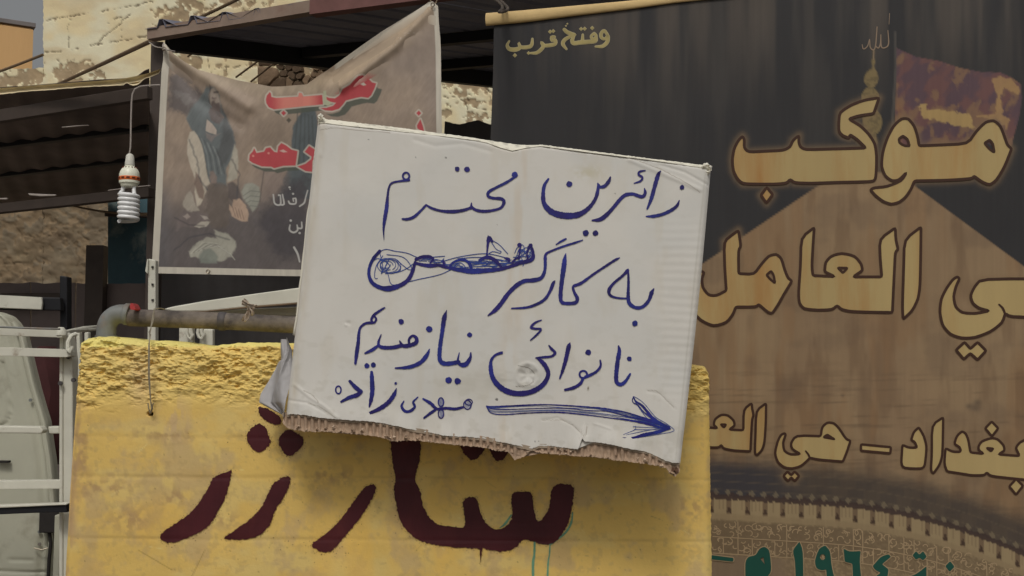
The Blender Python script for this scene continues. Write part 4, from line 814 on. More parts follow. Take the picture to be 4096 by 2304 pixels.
# cream header roll
hp = Plane(1950, 80, 2.72, yaw=14)
HX = np.array([1946, 2100, 2300, 2500, 2700, 3200, 4700]); HT = np.array([54, 42, 24, 6, -14, -70, -270]); HB = np.array([106, 92, 66, 42, 14, -36, -220])
P = []; rad = []
for x_ in np.linspace(1946, 4700, 60):
    a = np.interp(x_, HX, HT); b = np.interp(x_, HX, HB); P.append(BB(x_, (a + b) / 2, .004)); rad.append(np.linalg.norm(BB(x_, a) - BB(x_, b)) / 2 * .98)
m = MB(); m.tube(P, rad, 14)
for i in range(len(m.v)):
    pass
o = m.build('header_roll', M['cream_roll'], kb); 
for vv_ in o.data.vertices:
    c0 = BB.o; dd = (np.array(vv_.co) - c0) @ BB.n; vv_.co = tuple(np.array(vv_.co) - BB.n * (dd - .004) * .55)
# knotted rope at the top of the black banner
m = MB(); m.tube(list(catmull([at(1960, -12, 3.4), at(2000, 12, 3.1), at(2010, 34, 2.8), at(1996, 48, 2.72), at(2022, 44, 2.7), at(2030, 30, 2.8), at(2000, 0, 3.2), at(1985, -14, 3.5)], .01)), .004, 7); tag(m.build('rope', M['post']), 'dark rope knotted round the cream header of the black banner', 'rope')

# ---------------------------------------------------------------- yellow slab
SL = Plane(1500, 1700, 2.0, yaw=0)
sbx = thing('concrete_slab', 'yellow painted concrete slab with ragged top and maroon brush lettering', 'slab')
TX = np.array([322, 360, 421, 461, 497, 537, 576, 596, 636, 696, 755, 795, 855, 895, 954, 1024, 1300, 2000, 2755, 2790, 2822, 2836]); TY = np.array([1358, 1350, 1347, 1351, 1355, 1357, 1367, 1369, 1361, 1367, 1375, 1379, 1383, 1377, 1371, 1369, 1378, 1425, 1458, 1460, 1464, 1482])
nxs = 640; s = np.linspace(0, 1, nxs)[None]; rt = np.concatenate([np.linspace(0, .30, 150), np.linspace(.303, 1, 150)]); yl_ = 2420
Yt = np.interp(322 + s * (2836 - 322), TX, TY) + (fbm(s * 90, s * 0, 4, 3) - .5) * 9
Yv_ = Yt + (yl_ - Yt) * rt[:, None]
extra = np.array([2500, 3000, 3800, 4790.])[:, None] + 0 * s; Yv_ = np.concatenate([Yv_, extra])
xl = np.interp(Yv_, [1350, 1500, 1700, 1950, 2304, 4800], [322, 306, 292, 275, 255, 120]); xr = np.interp(Yv_, [1480, 1700, 2000, 2304, 4800], [2838, 2840, 2846, 2850, 2890])
Xv = xl + (xr - xl) * s + (fbm(Yv_ / 9, Yv_ * 0 + 4, 3, 6) - .5) * 5 * (s > .995)
def slab_disp(X, Y):
    rw = 1 - sst(1490, 1665, Y + 130 * (fbm(X / 90, Y / 50, 4, 7) - .5) - (X > 2700) * 40)
    a = fbm(X / 34, Y / 20, 5, 11, .58); b = fbm(X / 15 + a * 3, Y / 8 + a * 2, 4, 17, .6)
    r = rw * ((a - .5) * .016 + (np.abs(b - .5) * -.006 + .001) - .005 * sst(.62, .74, fbm(X / 22, Y / 13, 4, 95)) - .004 * sst(.64, .70, fbm(X / 50, Y / 20, 4, 96)) + (fbm(X / 90, Y / 50, 2, 71) - .5) * .008)
    for gy, am in ((1745, .0008), (1905, .0012), (2152, .0010)): r = r - am * np.exp(-((Y - gy - .006 * (X - 1000) - 10 * fbm(X / 200, X * 0, 2, 5)) / 9) ** 2) * .5
    r = r + .0006 * (fbm(X / 60, Y / 60, 3, 23) - .5) * (1 - rw)
    edge = np.minimum(np.minimum(X - np.interp(Y, [1350, 2304], [322, 255]), np.interp(Y, [1480, 2304], [2838, 2850]) - X), 30) / 30
    r = r - .008 * (1 - np.clip(edge, 0, 1)) ** 2
    return r
ds = slab_disp(Xv, Yv_)
top_e = np.clip((Yv_ - Yt) / 22, 0, 1); ds = ds - .02 * (1 - top_e) ** 2
def cs(r, g, b): return np.array(alb(r, g, b, .66))
Cs = np.zeros(Xv.shape + (3,)) + cs(192, 162, 92)
def ov(mask, c, a=1): 
    global Cs
    Cs = Cs + (np.array(c) - Cs) * (mask * a)[..., None]
ov(sst(.45, .7, fbm(Xv / 150, Yv_ / 90, 4, 201)), cs(190, 170, 112), .5)
ov(sst(.48, .68, fbm(Xv / 90, Yv_ / 110, 5, 203, .6)) * sst(1640, 1740, Yv_), cs(166, 142, 104), .6)
ov(sst(.60, .72, fbm(Xv / 24, Yv_ / 24, 4, 205)) * sst(1640, 1700, Yv_), cs(158, 134, 90), .35)
ov(sst(.5, .75, fbm(Xv / 160, Yv_ / 260, 3, 207)) * sst(1800, 2200, Yv_), cs(196, 160, 82), .6)
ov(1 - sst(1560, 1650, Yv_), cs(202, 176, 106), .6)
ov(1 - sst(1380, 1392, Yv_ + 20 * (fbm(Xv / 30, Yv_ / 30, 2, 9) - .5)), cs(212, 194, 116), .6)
ov(np.exp(-(np.hypot((Xv - 565) / 55, (Yv_ - 1520) / 110)) ** 2), cs(176, 152, 118), .55)
ov(np.exp(-(np.hypot((Xv - 700) / 60, (Yv_ - 1680) / 90)) ** 2) * sst(.4, .6, fbm(Xv / 20, Yv_ / 70, 3, 8)), cs(168, 144, 120), .5)
ov(np.exp(-((Xv - xl - 14) / 26) ** 2) * sst(1500, 1700, Yv_) * sst(.4, .6, fbm(Xv / 30, Yv_ / 60, 3, 210)), cs(158, 128, 98), .6)
for gy in (1745, 1905, 2152): ov(np.exp(-((Yv_ - gy - .006 * (Xv - 1000)) / 6) ** 2) * sst(.25, .7, fbm(Xv / 110, Yv_ * 0, 3, int(gy))), cs(158, 132, 80), .4)
ov(1 - sst(6, 11, np.hypot((Xv - 600) * .9, Yv_ - 1656)), cs(40, 28, 16), .95)
for P in ([(552, 2200), (600, 2228), (688, 2280)], [(820, 2200), (790, 2260), (765, 2310)], [(372, 1620), (386, 1640)]): ov(1 - sst(.5, 3, segdist(Xv, Yv_, P)), cs(130, 104, 50), .6)
ds = ds - .03 * (1 - sst(3, 12, np.hypot((Xv - 600) * .9, Yv_ - 1656)))
for x_, y_, rx, ry in ((2770, 2030, 60, 50), (2750, 2110, 40, 30), (640, 1730, 120, 40), (330, 1800, 40, 160), (430, 1960, 120, 60), (520, 2080, 90, 60), (1330, 1900, 120, 40), (900, 2080, 60, 40), (700, 1990, 80, 40)):
    ov(np.exp(-(np.hypot((Xv - x_) / rx, (Yv_ - y_) / ry)) ** 2) * sst(.42, .62, fbm(Xv / 26, Yv_ / 26, 4, int(x_))), cs(142, 112, 82), .6)
for k in range(46):
    x_, y_ = random.uniform(300, 2800), random.uniform(1700, 2300); a_ = random.uniform(-.8, .9); l_ = random.uniform(14, 60); ov(1 - sst(.2, 2.2, segdist(Xv, Yv_, [(x_, y_), (x_ + l_ * math.cos(a_), y_ + l_ * math.sin(a_))])), cs(150, 126, 80) if k % 2 else cs(206, 186, 130), random.uniform(.3, .7))
for k in range(160):
    x_, y_ = random.uniform(300, 2800), random.uniform(1680, 2300); ov(1 - sst(1, 3.5, np.hypot(Xv - x_, (Yv_ - y_) * random.uniform(.7, 1.6))), cs(110, 84, 44), random.uniform(.3, .8))
grid('slab_body', SL(Xv, Yv_, ds), M['slab'], np.clip(Cs, 0, .9), -SL.n * .16, sbx)
# brush lettering
def rough_poly(P, amp=2.2, step=5):
    P = catmull([p[:2] for p in P], step, True); out = []
    for i, p in enumerate(P):
        a = P[i - 1]; b = P[(i + 1) % len(P)]; t_ = b - a; t_ = t_ / (np.linalg.norm(t_) + 1e-9); out.append(p + np.array((-t_[1], t_[0])) * random.uniform(-amp, amp) * (1.8 if random.random() < .15 else 1))
    return [tuple(p) for p in out]
z4 = lambda P: tr(P, 900, 1450, 1.84); z0 = lambda P: tr(P, 0, 1728, 2.5156)
sfd = lambda X, Y: np.maximum(slab_disp(X, Y), -.002)
spray = []
for P in [z0([(2330, 378), (2285, 400), (2220, 420), (2140, 470), (2100, 560), (2040, 650), (1960, 770), (1840, 870), (1720, 950), (1615, 1040), (1650, 1100), (1730, 1112), (1820, 1090), (2020, 1000), (2120, 920), (2200, 790), (2270, 650), (2310, 520), (2325, 440)]),
          z4([(462, 838), (400, 860), (350, 900), (320, 960), (270, 1060), (210, 1130), (110, 1210), (0, 1280), (15, 1302), (100, 1302), (180, 1295), (260, 1265), (330, 1190), (370, 1090), (430, 1000), (470, 920), (482, 870)]),
          z4([(1080, 898), (1110, 915), (1105, 960), (1050, 1060), (980, 1160), (880, 1280), (800, 1370), (760, 1395), (690, 1385), (640, 1340), (700, 1290), (800, 1210), (900, 1090), (970, 990), (1030, 920)]),
          z4([(250, 450), (300, 480), (330, 560), (340, 580), (325, 610), (290, 640), (240, 660), (190, 620), (160, 560), (180, 500), (215, 465)]), z4([(460, 495), (500, 505), (560, 540), (580, 590), (550, 640), (490, 685), (440, 670), (400, 600), (410, 540)]),
          z4([(250, 330), (310, 340), (400, 395), (415, 440), (375, 460), (310, 430), (255, 380)]), z4([(1735, 560), (1915, 560), (1915, 620), (1890, 670), (1830, 720), (1790, 700), (1750, 650)]), z4([(1955, 600), (2085, 610), (2085, 660), (2060, 700), (2010, 725), (1970, 690)]),
          z4([(1220, 620), (1230, 570), (1330, 545), (1430, 560), (1435, 700), (1402, 860), (1440, 950), (1460, 1060), (1530, 1165), (1600, 1198), (1700, 1208), (1765, 1200), (1752, 1060), (1760, 1010), (1820, 990), (1860, 1010), (1880, 1100), (1930, 1190), (2000, 1228), (2060, 1210), (2110, 1150), (2110, 1060), (2112, 970), (2160, 950), (2250, 960), (2270, 1040), (2280, 1110), (2310, 1168), (2380, 1080), (2400, 950), (2440, 900), (2500, 892), (2562, 915), (2562, 1000), (2548, 1100), (2525, 1180), (2490, 1250), (2440, 1310), (2380, 1340), (2300, 1330), (2205, 1300), (2140, 1360), (2050, 1390), (1950, 1380), (1900, 1366), (1890, 1400), (1882, 1470), (1872, 1400), (1866, 1370), (1700, 1360), (1500, 1330), (1400, 1290), (1310, 1200), (1270, 1090), (1245, 950), (1255, 850), (1235, 740)])]:
    br2 = Ink(SL, .0014, sfd); br2.poly(rough_poly(P))
    EC = catmull([p[:2] for p in P], 6, True); cen_ = EC.mean(0)
    for e_ in EC:
        for _ in range(2):
            q_ = e_ + (e_ - cen_) / (np.linalg.norm(e_ - cen_) + 1) * abs(random.gauss(0, 6)) + np.array((random.gauss(0, 3), random.gauss(0, 3))); spray.append((q_[0], q_[1], random.uniform(.4, 1.3)))
    br2.build('brush_letter', M['maroon'], sbx)
br2 = Ink(SL, .0014, sfd)
for q_ in spray: br2.dot(*q_)
for k in range(90):
    x_, y_ = random.choice([(700, 2150), (1180, 2160), (1560, 2080), (1300, 2200), (1030, 1750)]); br2.dot(x_ + random.gauss(0, 60), y_ + random.gauss(0, 30), random.uniform(.6, 1.8))
tag(br2.build('paint_spatter', M['maroon'], sbx), kind='stuff')
tl = Ink(SL, .0010, lambda X, Y: np.maximum(slab_disp(X, Y), -.002))
tl.stroke([(2139, 2150, 8), (2137, 2220, 9), (2132, 2260, 10), (2134, 2420, 9)], .3); tl.stroke([(2200, 2170, 5), (2198, 2215, 6), (2192, 2260, 7), (2186, 2420, 7)], .3); tl.stroke([(2290, 2050, 6), (2285, 2090, 8), (2262, 2130, 8), (2225, 2160, 7), (2200, 2180, 5)], .3); tl.stroke([(2000, 2110, 4), (2020, 2095, 9), (2045, 2060, 6)], .3)
tl.build('teal_drip', M['teal_paint'], sbx)

# ---------------------------------------------------------------- cardboard sign
CS = Plane(1900, 1150, 1.875, yaw=3.5, tilt=3)
sg = thing('cardboard_sign', 'tilted white cardboard carton with blue hand lettering and an arrow, propped on the yellow slab', 'sign')
LX = np.interp; TLx, TRx = 1272, 2846
Tx = np.array([1268, 1300, 1400, 1500, 1640, 1760, 1908, 1950, 2000, 2050, 2100, 2162, 2400, 2600, 2780, 2820, 2842]); Ty = np.array([492, 490, 502, 512, 528, 541, 560, 569, 588, 601, 590, 582, 613, 638, 664, 670, 680])
Bx = np.array([1139, 1183, 1217, 1280, 1389, 1471, 1552, 1634, 1688, 1770, 1878, 1933, 1987, 2096, 2128, 2155, 2204, 2233, 2311, 2318, 2328, 2338, 2388, 2447, 2505, 2583, 2622, 2660, 2692, 2722]); By = np.array([1659, 1657, 1660, 1672, 1680, 1684, 1697, 1716, 1724, 1741, 1749, 1754, 1765, 1787, 1795, 1784, 1784, 1788, 1797, 1785, 1752, 1766, 1769, 1778, 1792, 1807, 1823, 1842, 1850, 1854])
nx2, ny2 = 420, 360; s = np.linspace(0, 1, nx2)[None]; t = np.linspace(0, 1, ny2)[:, None]
xt = 1268 + s * (2844 - 1268); xb = 1141 + s * (2722 - 1141); yt_ = np.interp(xt, Tx, Ty); yb_ = np.interp(xb, Bx, By) + (fbm(xb / 7, xb * 0, 3, 3) - .5) * 5
bow = lambda a, tt: a * np.sin(tt * math.pi)
Xs = xt + (xb - xt) * t; Ys = yt_ + (yb_ - yt_) * t
Xs = Xs + bow(6, t) * s - bow(6, t) * (1 - s) * 0.2
def sign_disp(X, Y):
    d = .004 * (fbm(X / 420, Y / 420, 2, 41) - .5) * 2
    rr = np.hypot((X - 2110), (Y - 1500)); ang = np.arctan2(Y - 1500, X - 2110)
    pit = (1 - sst(10, 44, rr + 6 * np.sin(ang * 5))) ; d = d - .0035 * pit * (ang > -3.2) + .0012 * np.exp(-((rr - 46) / 8) ** 2)
    d = d + .0018 * np.exp(-(np.hypot(X - 2112, Y - 1518) / 14) ** 2)
    for P, wd, am in (([(1180, 1540), (1240, 1590), (1290, 1620), (1350, 1670)], 9, .0022), ([(1150, 1600), (1230, 1612), (1300, 1650)], 7, -.0018), ([(2170, 1680), (2230, 1672), (2280, 1695), (2330, 1735)], 7, -.0014), ([(2347, 1700), (2348, 1740)], 4, -.0018), ([(2380, 1695), (2440, 1715)], 6, .0012), ([(2590, 1565), (2640, 1575), (2700, 1635)], 7, -.0010), ([(1660, 560), (1740, 585), (1850, 575), (1960, 605)], 12, -.0014), ([(2520, 640), (2640, 690), (2800, 760)], 12, .0025), ([(2640, 660), (2740, 690), (2830, 740)], 8, -.002), ([(1280, 500), (1300, 540), (1285, 620)], 12, .0015), ([(1230, 660), (1255, 600)], 6, -.0012)):
        d = d + am * .5 * np.exp(-(segdist(X, Y, P, False, 60) / (wd * .75)) ** 2)
    d = d +   .00013 * np.sin(Y / 5.2 + fbm(X / 200, Y / 200, 2, 6) * 3) * sst(2600, 2680, X) * (1 - sst(1500, 1700, Y)) * sst(800, 1000, Y)
    d = d + .00016 * np.sin(X / 4.2) * fbm(X / 160, Y / 220, 2, 16) * sst(1500, 1700, Y)
    d = d - .0016 * np.exp(-(np.hypot(X - 1392, Y - 1293) / 9) ** 2) + .0014 * np.exp(-(np.hypot(X - 1384, Y - 1300) / 6) ** 2)
    return d
dS = sign_disp(Xs, Ys)
ex = np.minimum((Xs - (xt + (xb - xt) * t)[:, :1]), ((xt + (xb - xt) * t)[:, -1:] + 6 * np.sin(t * math.pi) - Xs)); dS = dS - .007 * (1 - np.clip(ex / 22, 0, 1)) ** 2
ety = Ys - yt_; dS = dS - .003 * (1 - np.clip(ety / 14, 0, 1)) ** 2
dS = dS + .010 * sst(.93, 1.0, t) * (fbm(Xs / 70, Ys / 300, 3, 51) - .35)
def cw(r, g, b): return np.array(alb(r, g, b, .60))
Cw = np.zeros(Xs.shape + (3,)) + cw(173, 170, 164)
def ow(mask, c, a=1):
    global Cw
    Cw = Cw + (np.array(c) - Cw) * (mask * a)[..., None]
ow(sst(.4, .7, fbm(Xs / 300, Ys / 300, 3, 301)), cw(167, 166, 162), .6)
ow(sst(.55, .8, fbm(Xs / 60, Ys / 200, 4, 303)), cw(162, 154, 138), .22)
ow(np.exp(-((Xs - 2085 + (Ys - 700) * .06) / 40) ** 2) * sst(.35, .7, fbm(Xs / 30, Ys / 160, 3, 305)), cw(162, 146, 124), .35)
ow(np.exp(-(np.hypot((Xs - 2350) / 60, (Ys - 690) / 26)) ** 2) * sst(.3, .6, fbm(Xs / 20, Ys / 20, 3, 307)), cw(150, 142, 112), .45)
ow(np.exp(-((Xs - np.interp(Ys, [490, 1650], [1290, 1165])) / 16) ** 2) * fbm(Xs / 20, Ys / 60, 3, 309), cw(146, 134, 110), .5)
ow(np.exp(-(np.hypot((Xs - 2050) / 120, (Ys - 1525) / 34)) ** 2) * sst(.3, .7, fbm(Xs / 60, Ys / 20, 3, 311)), cw(132, 128, 118), .6)
ow(np.exp(-(np.hypot((Xs - 1890) / 130, (Ys - 1540) / 60)) ** 2), cw(150, 146, 134), .4)
ow(np.exp(-((Xs - (xt + (xb - xt) * t)[:, -1:] + 20) / 4) ** 2), cw(130, 126, 116), .35)
ow(1 - sst(.4, 2.2, segdist(Xs, Ys, [(2072, 1463), (2085, 1466), (2112, 1470), (2126, 1480), (2138, 1495), (2134, 1525), (2118, 1540), (2095, 1545), (2065, 1546)])), cw(70, 60, 48), .8)
for P in ([(2347, 1702), (2345, 1735), (2330, 1752)], [(1215, 1562), (1250, 1580), (1275, 1610)], [(1230, 1613), (1275, 1625), (1320, 1655), (1345, 1672)], [(2170, 1680), (2250, 1680), (2290, 1700), (2335, 1740)], [(1250, 590), (1256, 620), (1246, 670)], [(2540, 638), (2650, 680), (2760, 742), (2800, 770)], [(1280, 522), (1330, 512), (1420, 520), (1560, 532)], [(2590, 1562), (2625, 1562), (2650, 1585), (2695, 1630)]):
    ow(1 - sst(.3, 2.4, segdist(Xs + (fbm(Xs / 10, Ys / 10, 2, 3) - .5) * 6, Ys, P)), cw(108, 98, 84), .6)
ow(1 - sst(1.5, 3, np.hypot((Xs - 1990) / .8, Ys - 899)), cw(90, 84, 74), .6)
ow(sst(.56, .72, fbm(Xs / 44, Ys / 30, 5, 331)) * (np.exp(-((t - 1) / .3) ** 2) + .25), cw(154, 150, 140), .3)
for x_, y_, r in ((1475, 558, 1.6), (1987, 1598, 5), (2352, 1552, 3), (1785, 632, 3), (2460, 775, 2), (2140, 1766, 1.6), (2155, 1765, 1.2), (1665, 631, 1.5)): ow(1 - sst(r, r + 1.5, np.hypot(Xs - x_, Ys - y_)), cw(40, 36, 36), .8)
grid('front_panel', CS(Xs, Ys, dS), M['card'], np.clip(Cw, 0, .9), -CS.n * .003, sg)
# carton sides and top behind the front face
depth = .105  # depth set to block sky light and darken the shadow below
def quadpanel(name, pts, mt, nseg=30, amp=.002, thick=None, cols=None):
    pts = [np.array(p) for p in pts]; S_ = np.linspace(0, 1, nseg)[None, :, None]; T_ = np.linspace(0, 1, 8)[:, None, None]
    P = (pts[0] * (1 - S_) + pts[1] * S_) * (1 - T_) + (pts[3] * (1 - S_) + pts[2] * S_) * T_
    nn = np.cross(pts[1] - pts[0], pts[3] - pts[0]); nn /= np.linalg.norm(nn); w_ = (fbm(S_[..., 0] * 9 + 0 * T_[..., 0], T_[..., 0] * 4 + 0 * S_[..., 0], 3, len(name)) - .5)[..., None] * amp * 2
    c_ = np.zeros(P.shape) + cw(172, 168, 156); return grid(name, P + w_ * nn, mt, c_, -nn * .003 if thick is None else thick, sg)
bk = -CS.n * depth
f = lambda x, y: CS(float(x), float(y), -.006)
quadpanel('side_panel', [f(2838, 690), f(2720, 1850), f(2720, 1850) + bk, f(2838, 690) + bk], M['card'])
quadpanel('side_panel', [f(1274, 500), f(1176, 1340), f(1176, 1340) + bk, f(1274, 500) + bk], M['card'])
quadpanel('top_panel', [f(1274, 498), f(2838, 684), f(2838, 684) + bk, f(1274, 498) + bk], M['card'])
# folded paper lip along the top with torn tips
lx_ = np.linspace(1272, 2846, 220); upp = np.interp(lx_, [1272, 1285, 1300, 1420, 1600, 1900, 1960, 2060, 2140, 2160, 2400, 2600, 2780, 2820, 2846], [470, 464, 470, 484, 505, 546, 556, 572, 577, 572, 602, 628, 650, 655, 668]) + (fbm(lx_ / 6, lx_ * 0, 3, 8) - .5) * 3.5
low_ = np.interp(lx_, Tx, Ty) + 3
G = np.array([CS(lx_, upp * (1 - k) + low_ * k, .0015 - .012 * (1 - k) + .002 * (fbm(lx_ / 16, lx_ * 0 + k * 3, 3, 14) - .5)) for k in np.linspace(0, 1, 7)])
cl = np.zeros(G.shape) + cw(186, 182, 168); cl = cl * (1 - .35 * sst(.55, .75, fbm(np.repeat(lx_[None] / 22, 7, 0), np.arange(7)[:, None] * .7 + 0 * lx_[None], 3, 15)))[..., None]
grid('top_fold', G, M['card'], np.clip(cl, 0, .9), -CS.n * .002, sg)
def scrap(name, cx, cy, r, seed, mt, d=.004, parent=None, pl=CS):
    rnd = random.Random(seed); m = MB(); n = 11; V = [pl(float(cx), float(cy), d + .004)]
    for k in range(n): a = 2 * math.pi * k / n; q = r * rnd.uniform(.55, 1.25); V.append(pl(cx + q * math.cos(a), cy + q * math.sin(a), d + rnd.uniform(-.003, .003)))
    V2 = [p - pl.n * .0015 for p in V]; N = len(V); fs = [(0, 1 + k, 1 + (k + 1) % n) for k in range(n)] + [(N, N + 1 + (k + 1) % n, N + 1 + k) for k in range(n)] + [(1 + k, N + 1 + k, N + 1 + (k + 1) % n, 1 + (k + 1) % n) for k in range(n)]
    m.add(V + V2, fs); return m.build(name, mt, parent, angle=20)
MC2 = mat('white_torn_paper', cw(190, 186, 174), rough=.9, var=.2, vs_=40, bump=.4, bs=200)
for i, (x_, y_, r) in enumerate([(1284, 466, 11), (1279, 478, 9), (1292, 476, 8), (2822, 662, 11), (2838, 672, 11), (2812, 668, 8), (2834, 690, 9)]): scrap('torn_tip', x_, y_, r, i + 3, MC2, .002, sg)
# torn bottom edge showing the flutes
fx = np.linspace(1128, 2720, 900); Lx = np.array([1125, 1155, 1226, 1308, 1389, 1471, 1525, 1574, 1628, 1715, 1824, 1933, 1987, 2030, 2058, 2096, 2123, 2177, 2259, 2319, 2388, 2466, 2544, 2622, 2664, 2676, 2692, 2703, 2721]); Ly = np.array([1688, 1716, 1727, 1727, 1733, 1741, 1749, 1767, 1760, 1767, 1781, 1789, 1803, 1806, 1841, 1828, 1803, 1814, 1820, 1825, 1829, 1842, 1850, 1862, 1871, 1889, 1901, 1906, 1885])
ylo = np.interp(fx, Lx, Ly) + (fbm(fx / 6, fx * 0, 4, 61) - .5) * 9; yhi = np.interp(fx, Bx, By) - 10
K = np.linspace(0, 1, 12)
rows = []; cc_ = []
for k in K:
    crush = sst(.42, .6, fbm(fx / 150, fx * 0, 2, 63)) 
    fl_ = np.sin(fx / 27 * 2 * math.pi + .4 * np.sin(fx / 90)); fl_ = np.sign(fl_) * np.abs(fl_) ** .6
    dd = -.0045 + .0028 * fl_ * (1 - .6 * crush) * (1 - sst(.75, 1, k) * .9) - .001 * crush + .0022 * (fbm(fx / 7, fx * 0 + k * 7, 3, 66) - .5) * (crush + .3) + .003 * sst(.75, 1, k)
    rows.append(CS(fx, yhi * (1 - k) + ylo * k, dd))
G = np.array(rows); grid('flute_strip', G, M['kraft'], None, -CS.n * .003, sg)
# brown inner edge of the paper just under the tear
G = np.array([CS(fx, np.interp(fx, Bx, By) - 8 + kk * (14 + 5 * (fbm(fx / 30, fx * 0, 3, 5))), -.0022 - .001 * kk) for kk in np.linspace(0, 1, 3)]); grid('paper_edge', G, mat('shaded_kraft_liner', alb(136, 122, 106), rough=.9, var=.2, vs_=40, bump=.4, bs=200), None, -CS.n * .001, sg)
for i in range(46):
    x_ = random.choice([random.uniform(1540, 1720), random.uniform(1900, 2320), random.uniform(1160, 1540), random.uniform(2340, 2700)]); y_ = np.interp(x_, Lx, Ly) - random.uniform(2, 22)
    scrap('torn_fibre', x_, y_, random.uniform(3.5, 8), 50 + i, M['kraft_light'] if i % 2 else M['kraft'], -.001, sg)
scrap('torn_corner', 2700, 1880, 16, 5, mat('dark_damp_cardboard', alb(84, 62, 48), rough=.95, var=.3), -.004, sg)  # dark brown scrap at the lower right corner
# flap folded back at the lower left
FPx = [(1121, 1351), (1150, 1358), (1160, 1400), (1156, 1500), (1146, 1560), (1126, 1668), (1068, 1640), (1009, 1608), (1015, 1570), (1035, 1530), (1062, 1475), (1079, 1440), (1100, 1430), (1108, 1390)]
nn_ = 60; ysf = np.linspace(1351, 1668, 60); Rxx = np.interp(ysf, [1351, 1400, 1500, 1560, 1668], [1150, 1166, 1160, 1150, 1136]); Lxx = np.interp(ysf, [1351, 1390, 1432, 1440, 1475, 1530, 1570, 1608, 1640, 1668], [1096, 1090, 1088, 1078, 1062, 1035, 1015, 1009, 1066, 1122])
S_ = np.linspace(0, 1, 40)[None]; Xf = Rxx[:, None] + (Lxx - Rxx)[:, None] * S_; Yf = ysf[:, None] + 0 * S_
df = -.004 - .045 * S_ + .009 * np.sin(S_ * 7 + Yf / 50) + .004 * (fbm(S_ * 6 + 0 * Yf, Yf / 40 + 0 * S_, 3, 4) - .5) + .006 * np.exp(-((S_ - .45 - (Yf - 1500) * .0009) / .08) ** 2)
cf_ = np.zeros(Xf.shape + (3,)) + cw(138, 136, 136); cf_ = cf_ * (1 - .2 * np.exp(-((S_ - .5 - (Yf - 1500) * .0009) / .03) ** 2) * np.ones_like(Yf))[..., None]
grid('side_flap', CS(Xf, Yf, df), M['card'], np.clip(cf_, 0, .9), -CS.n * .002, sg)

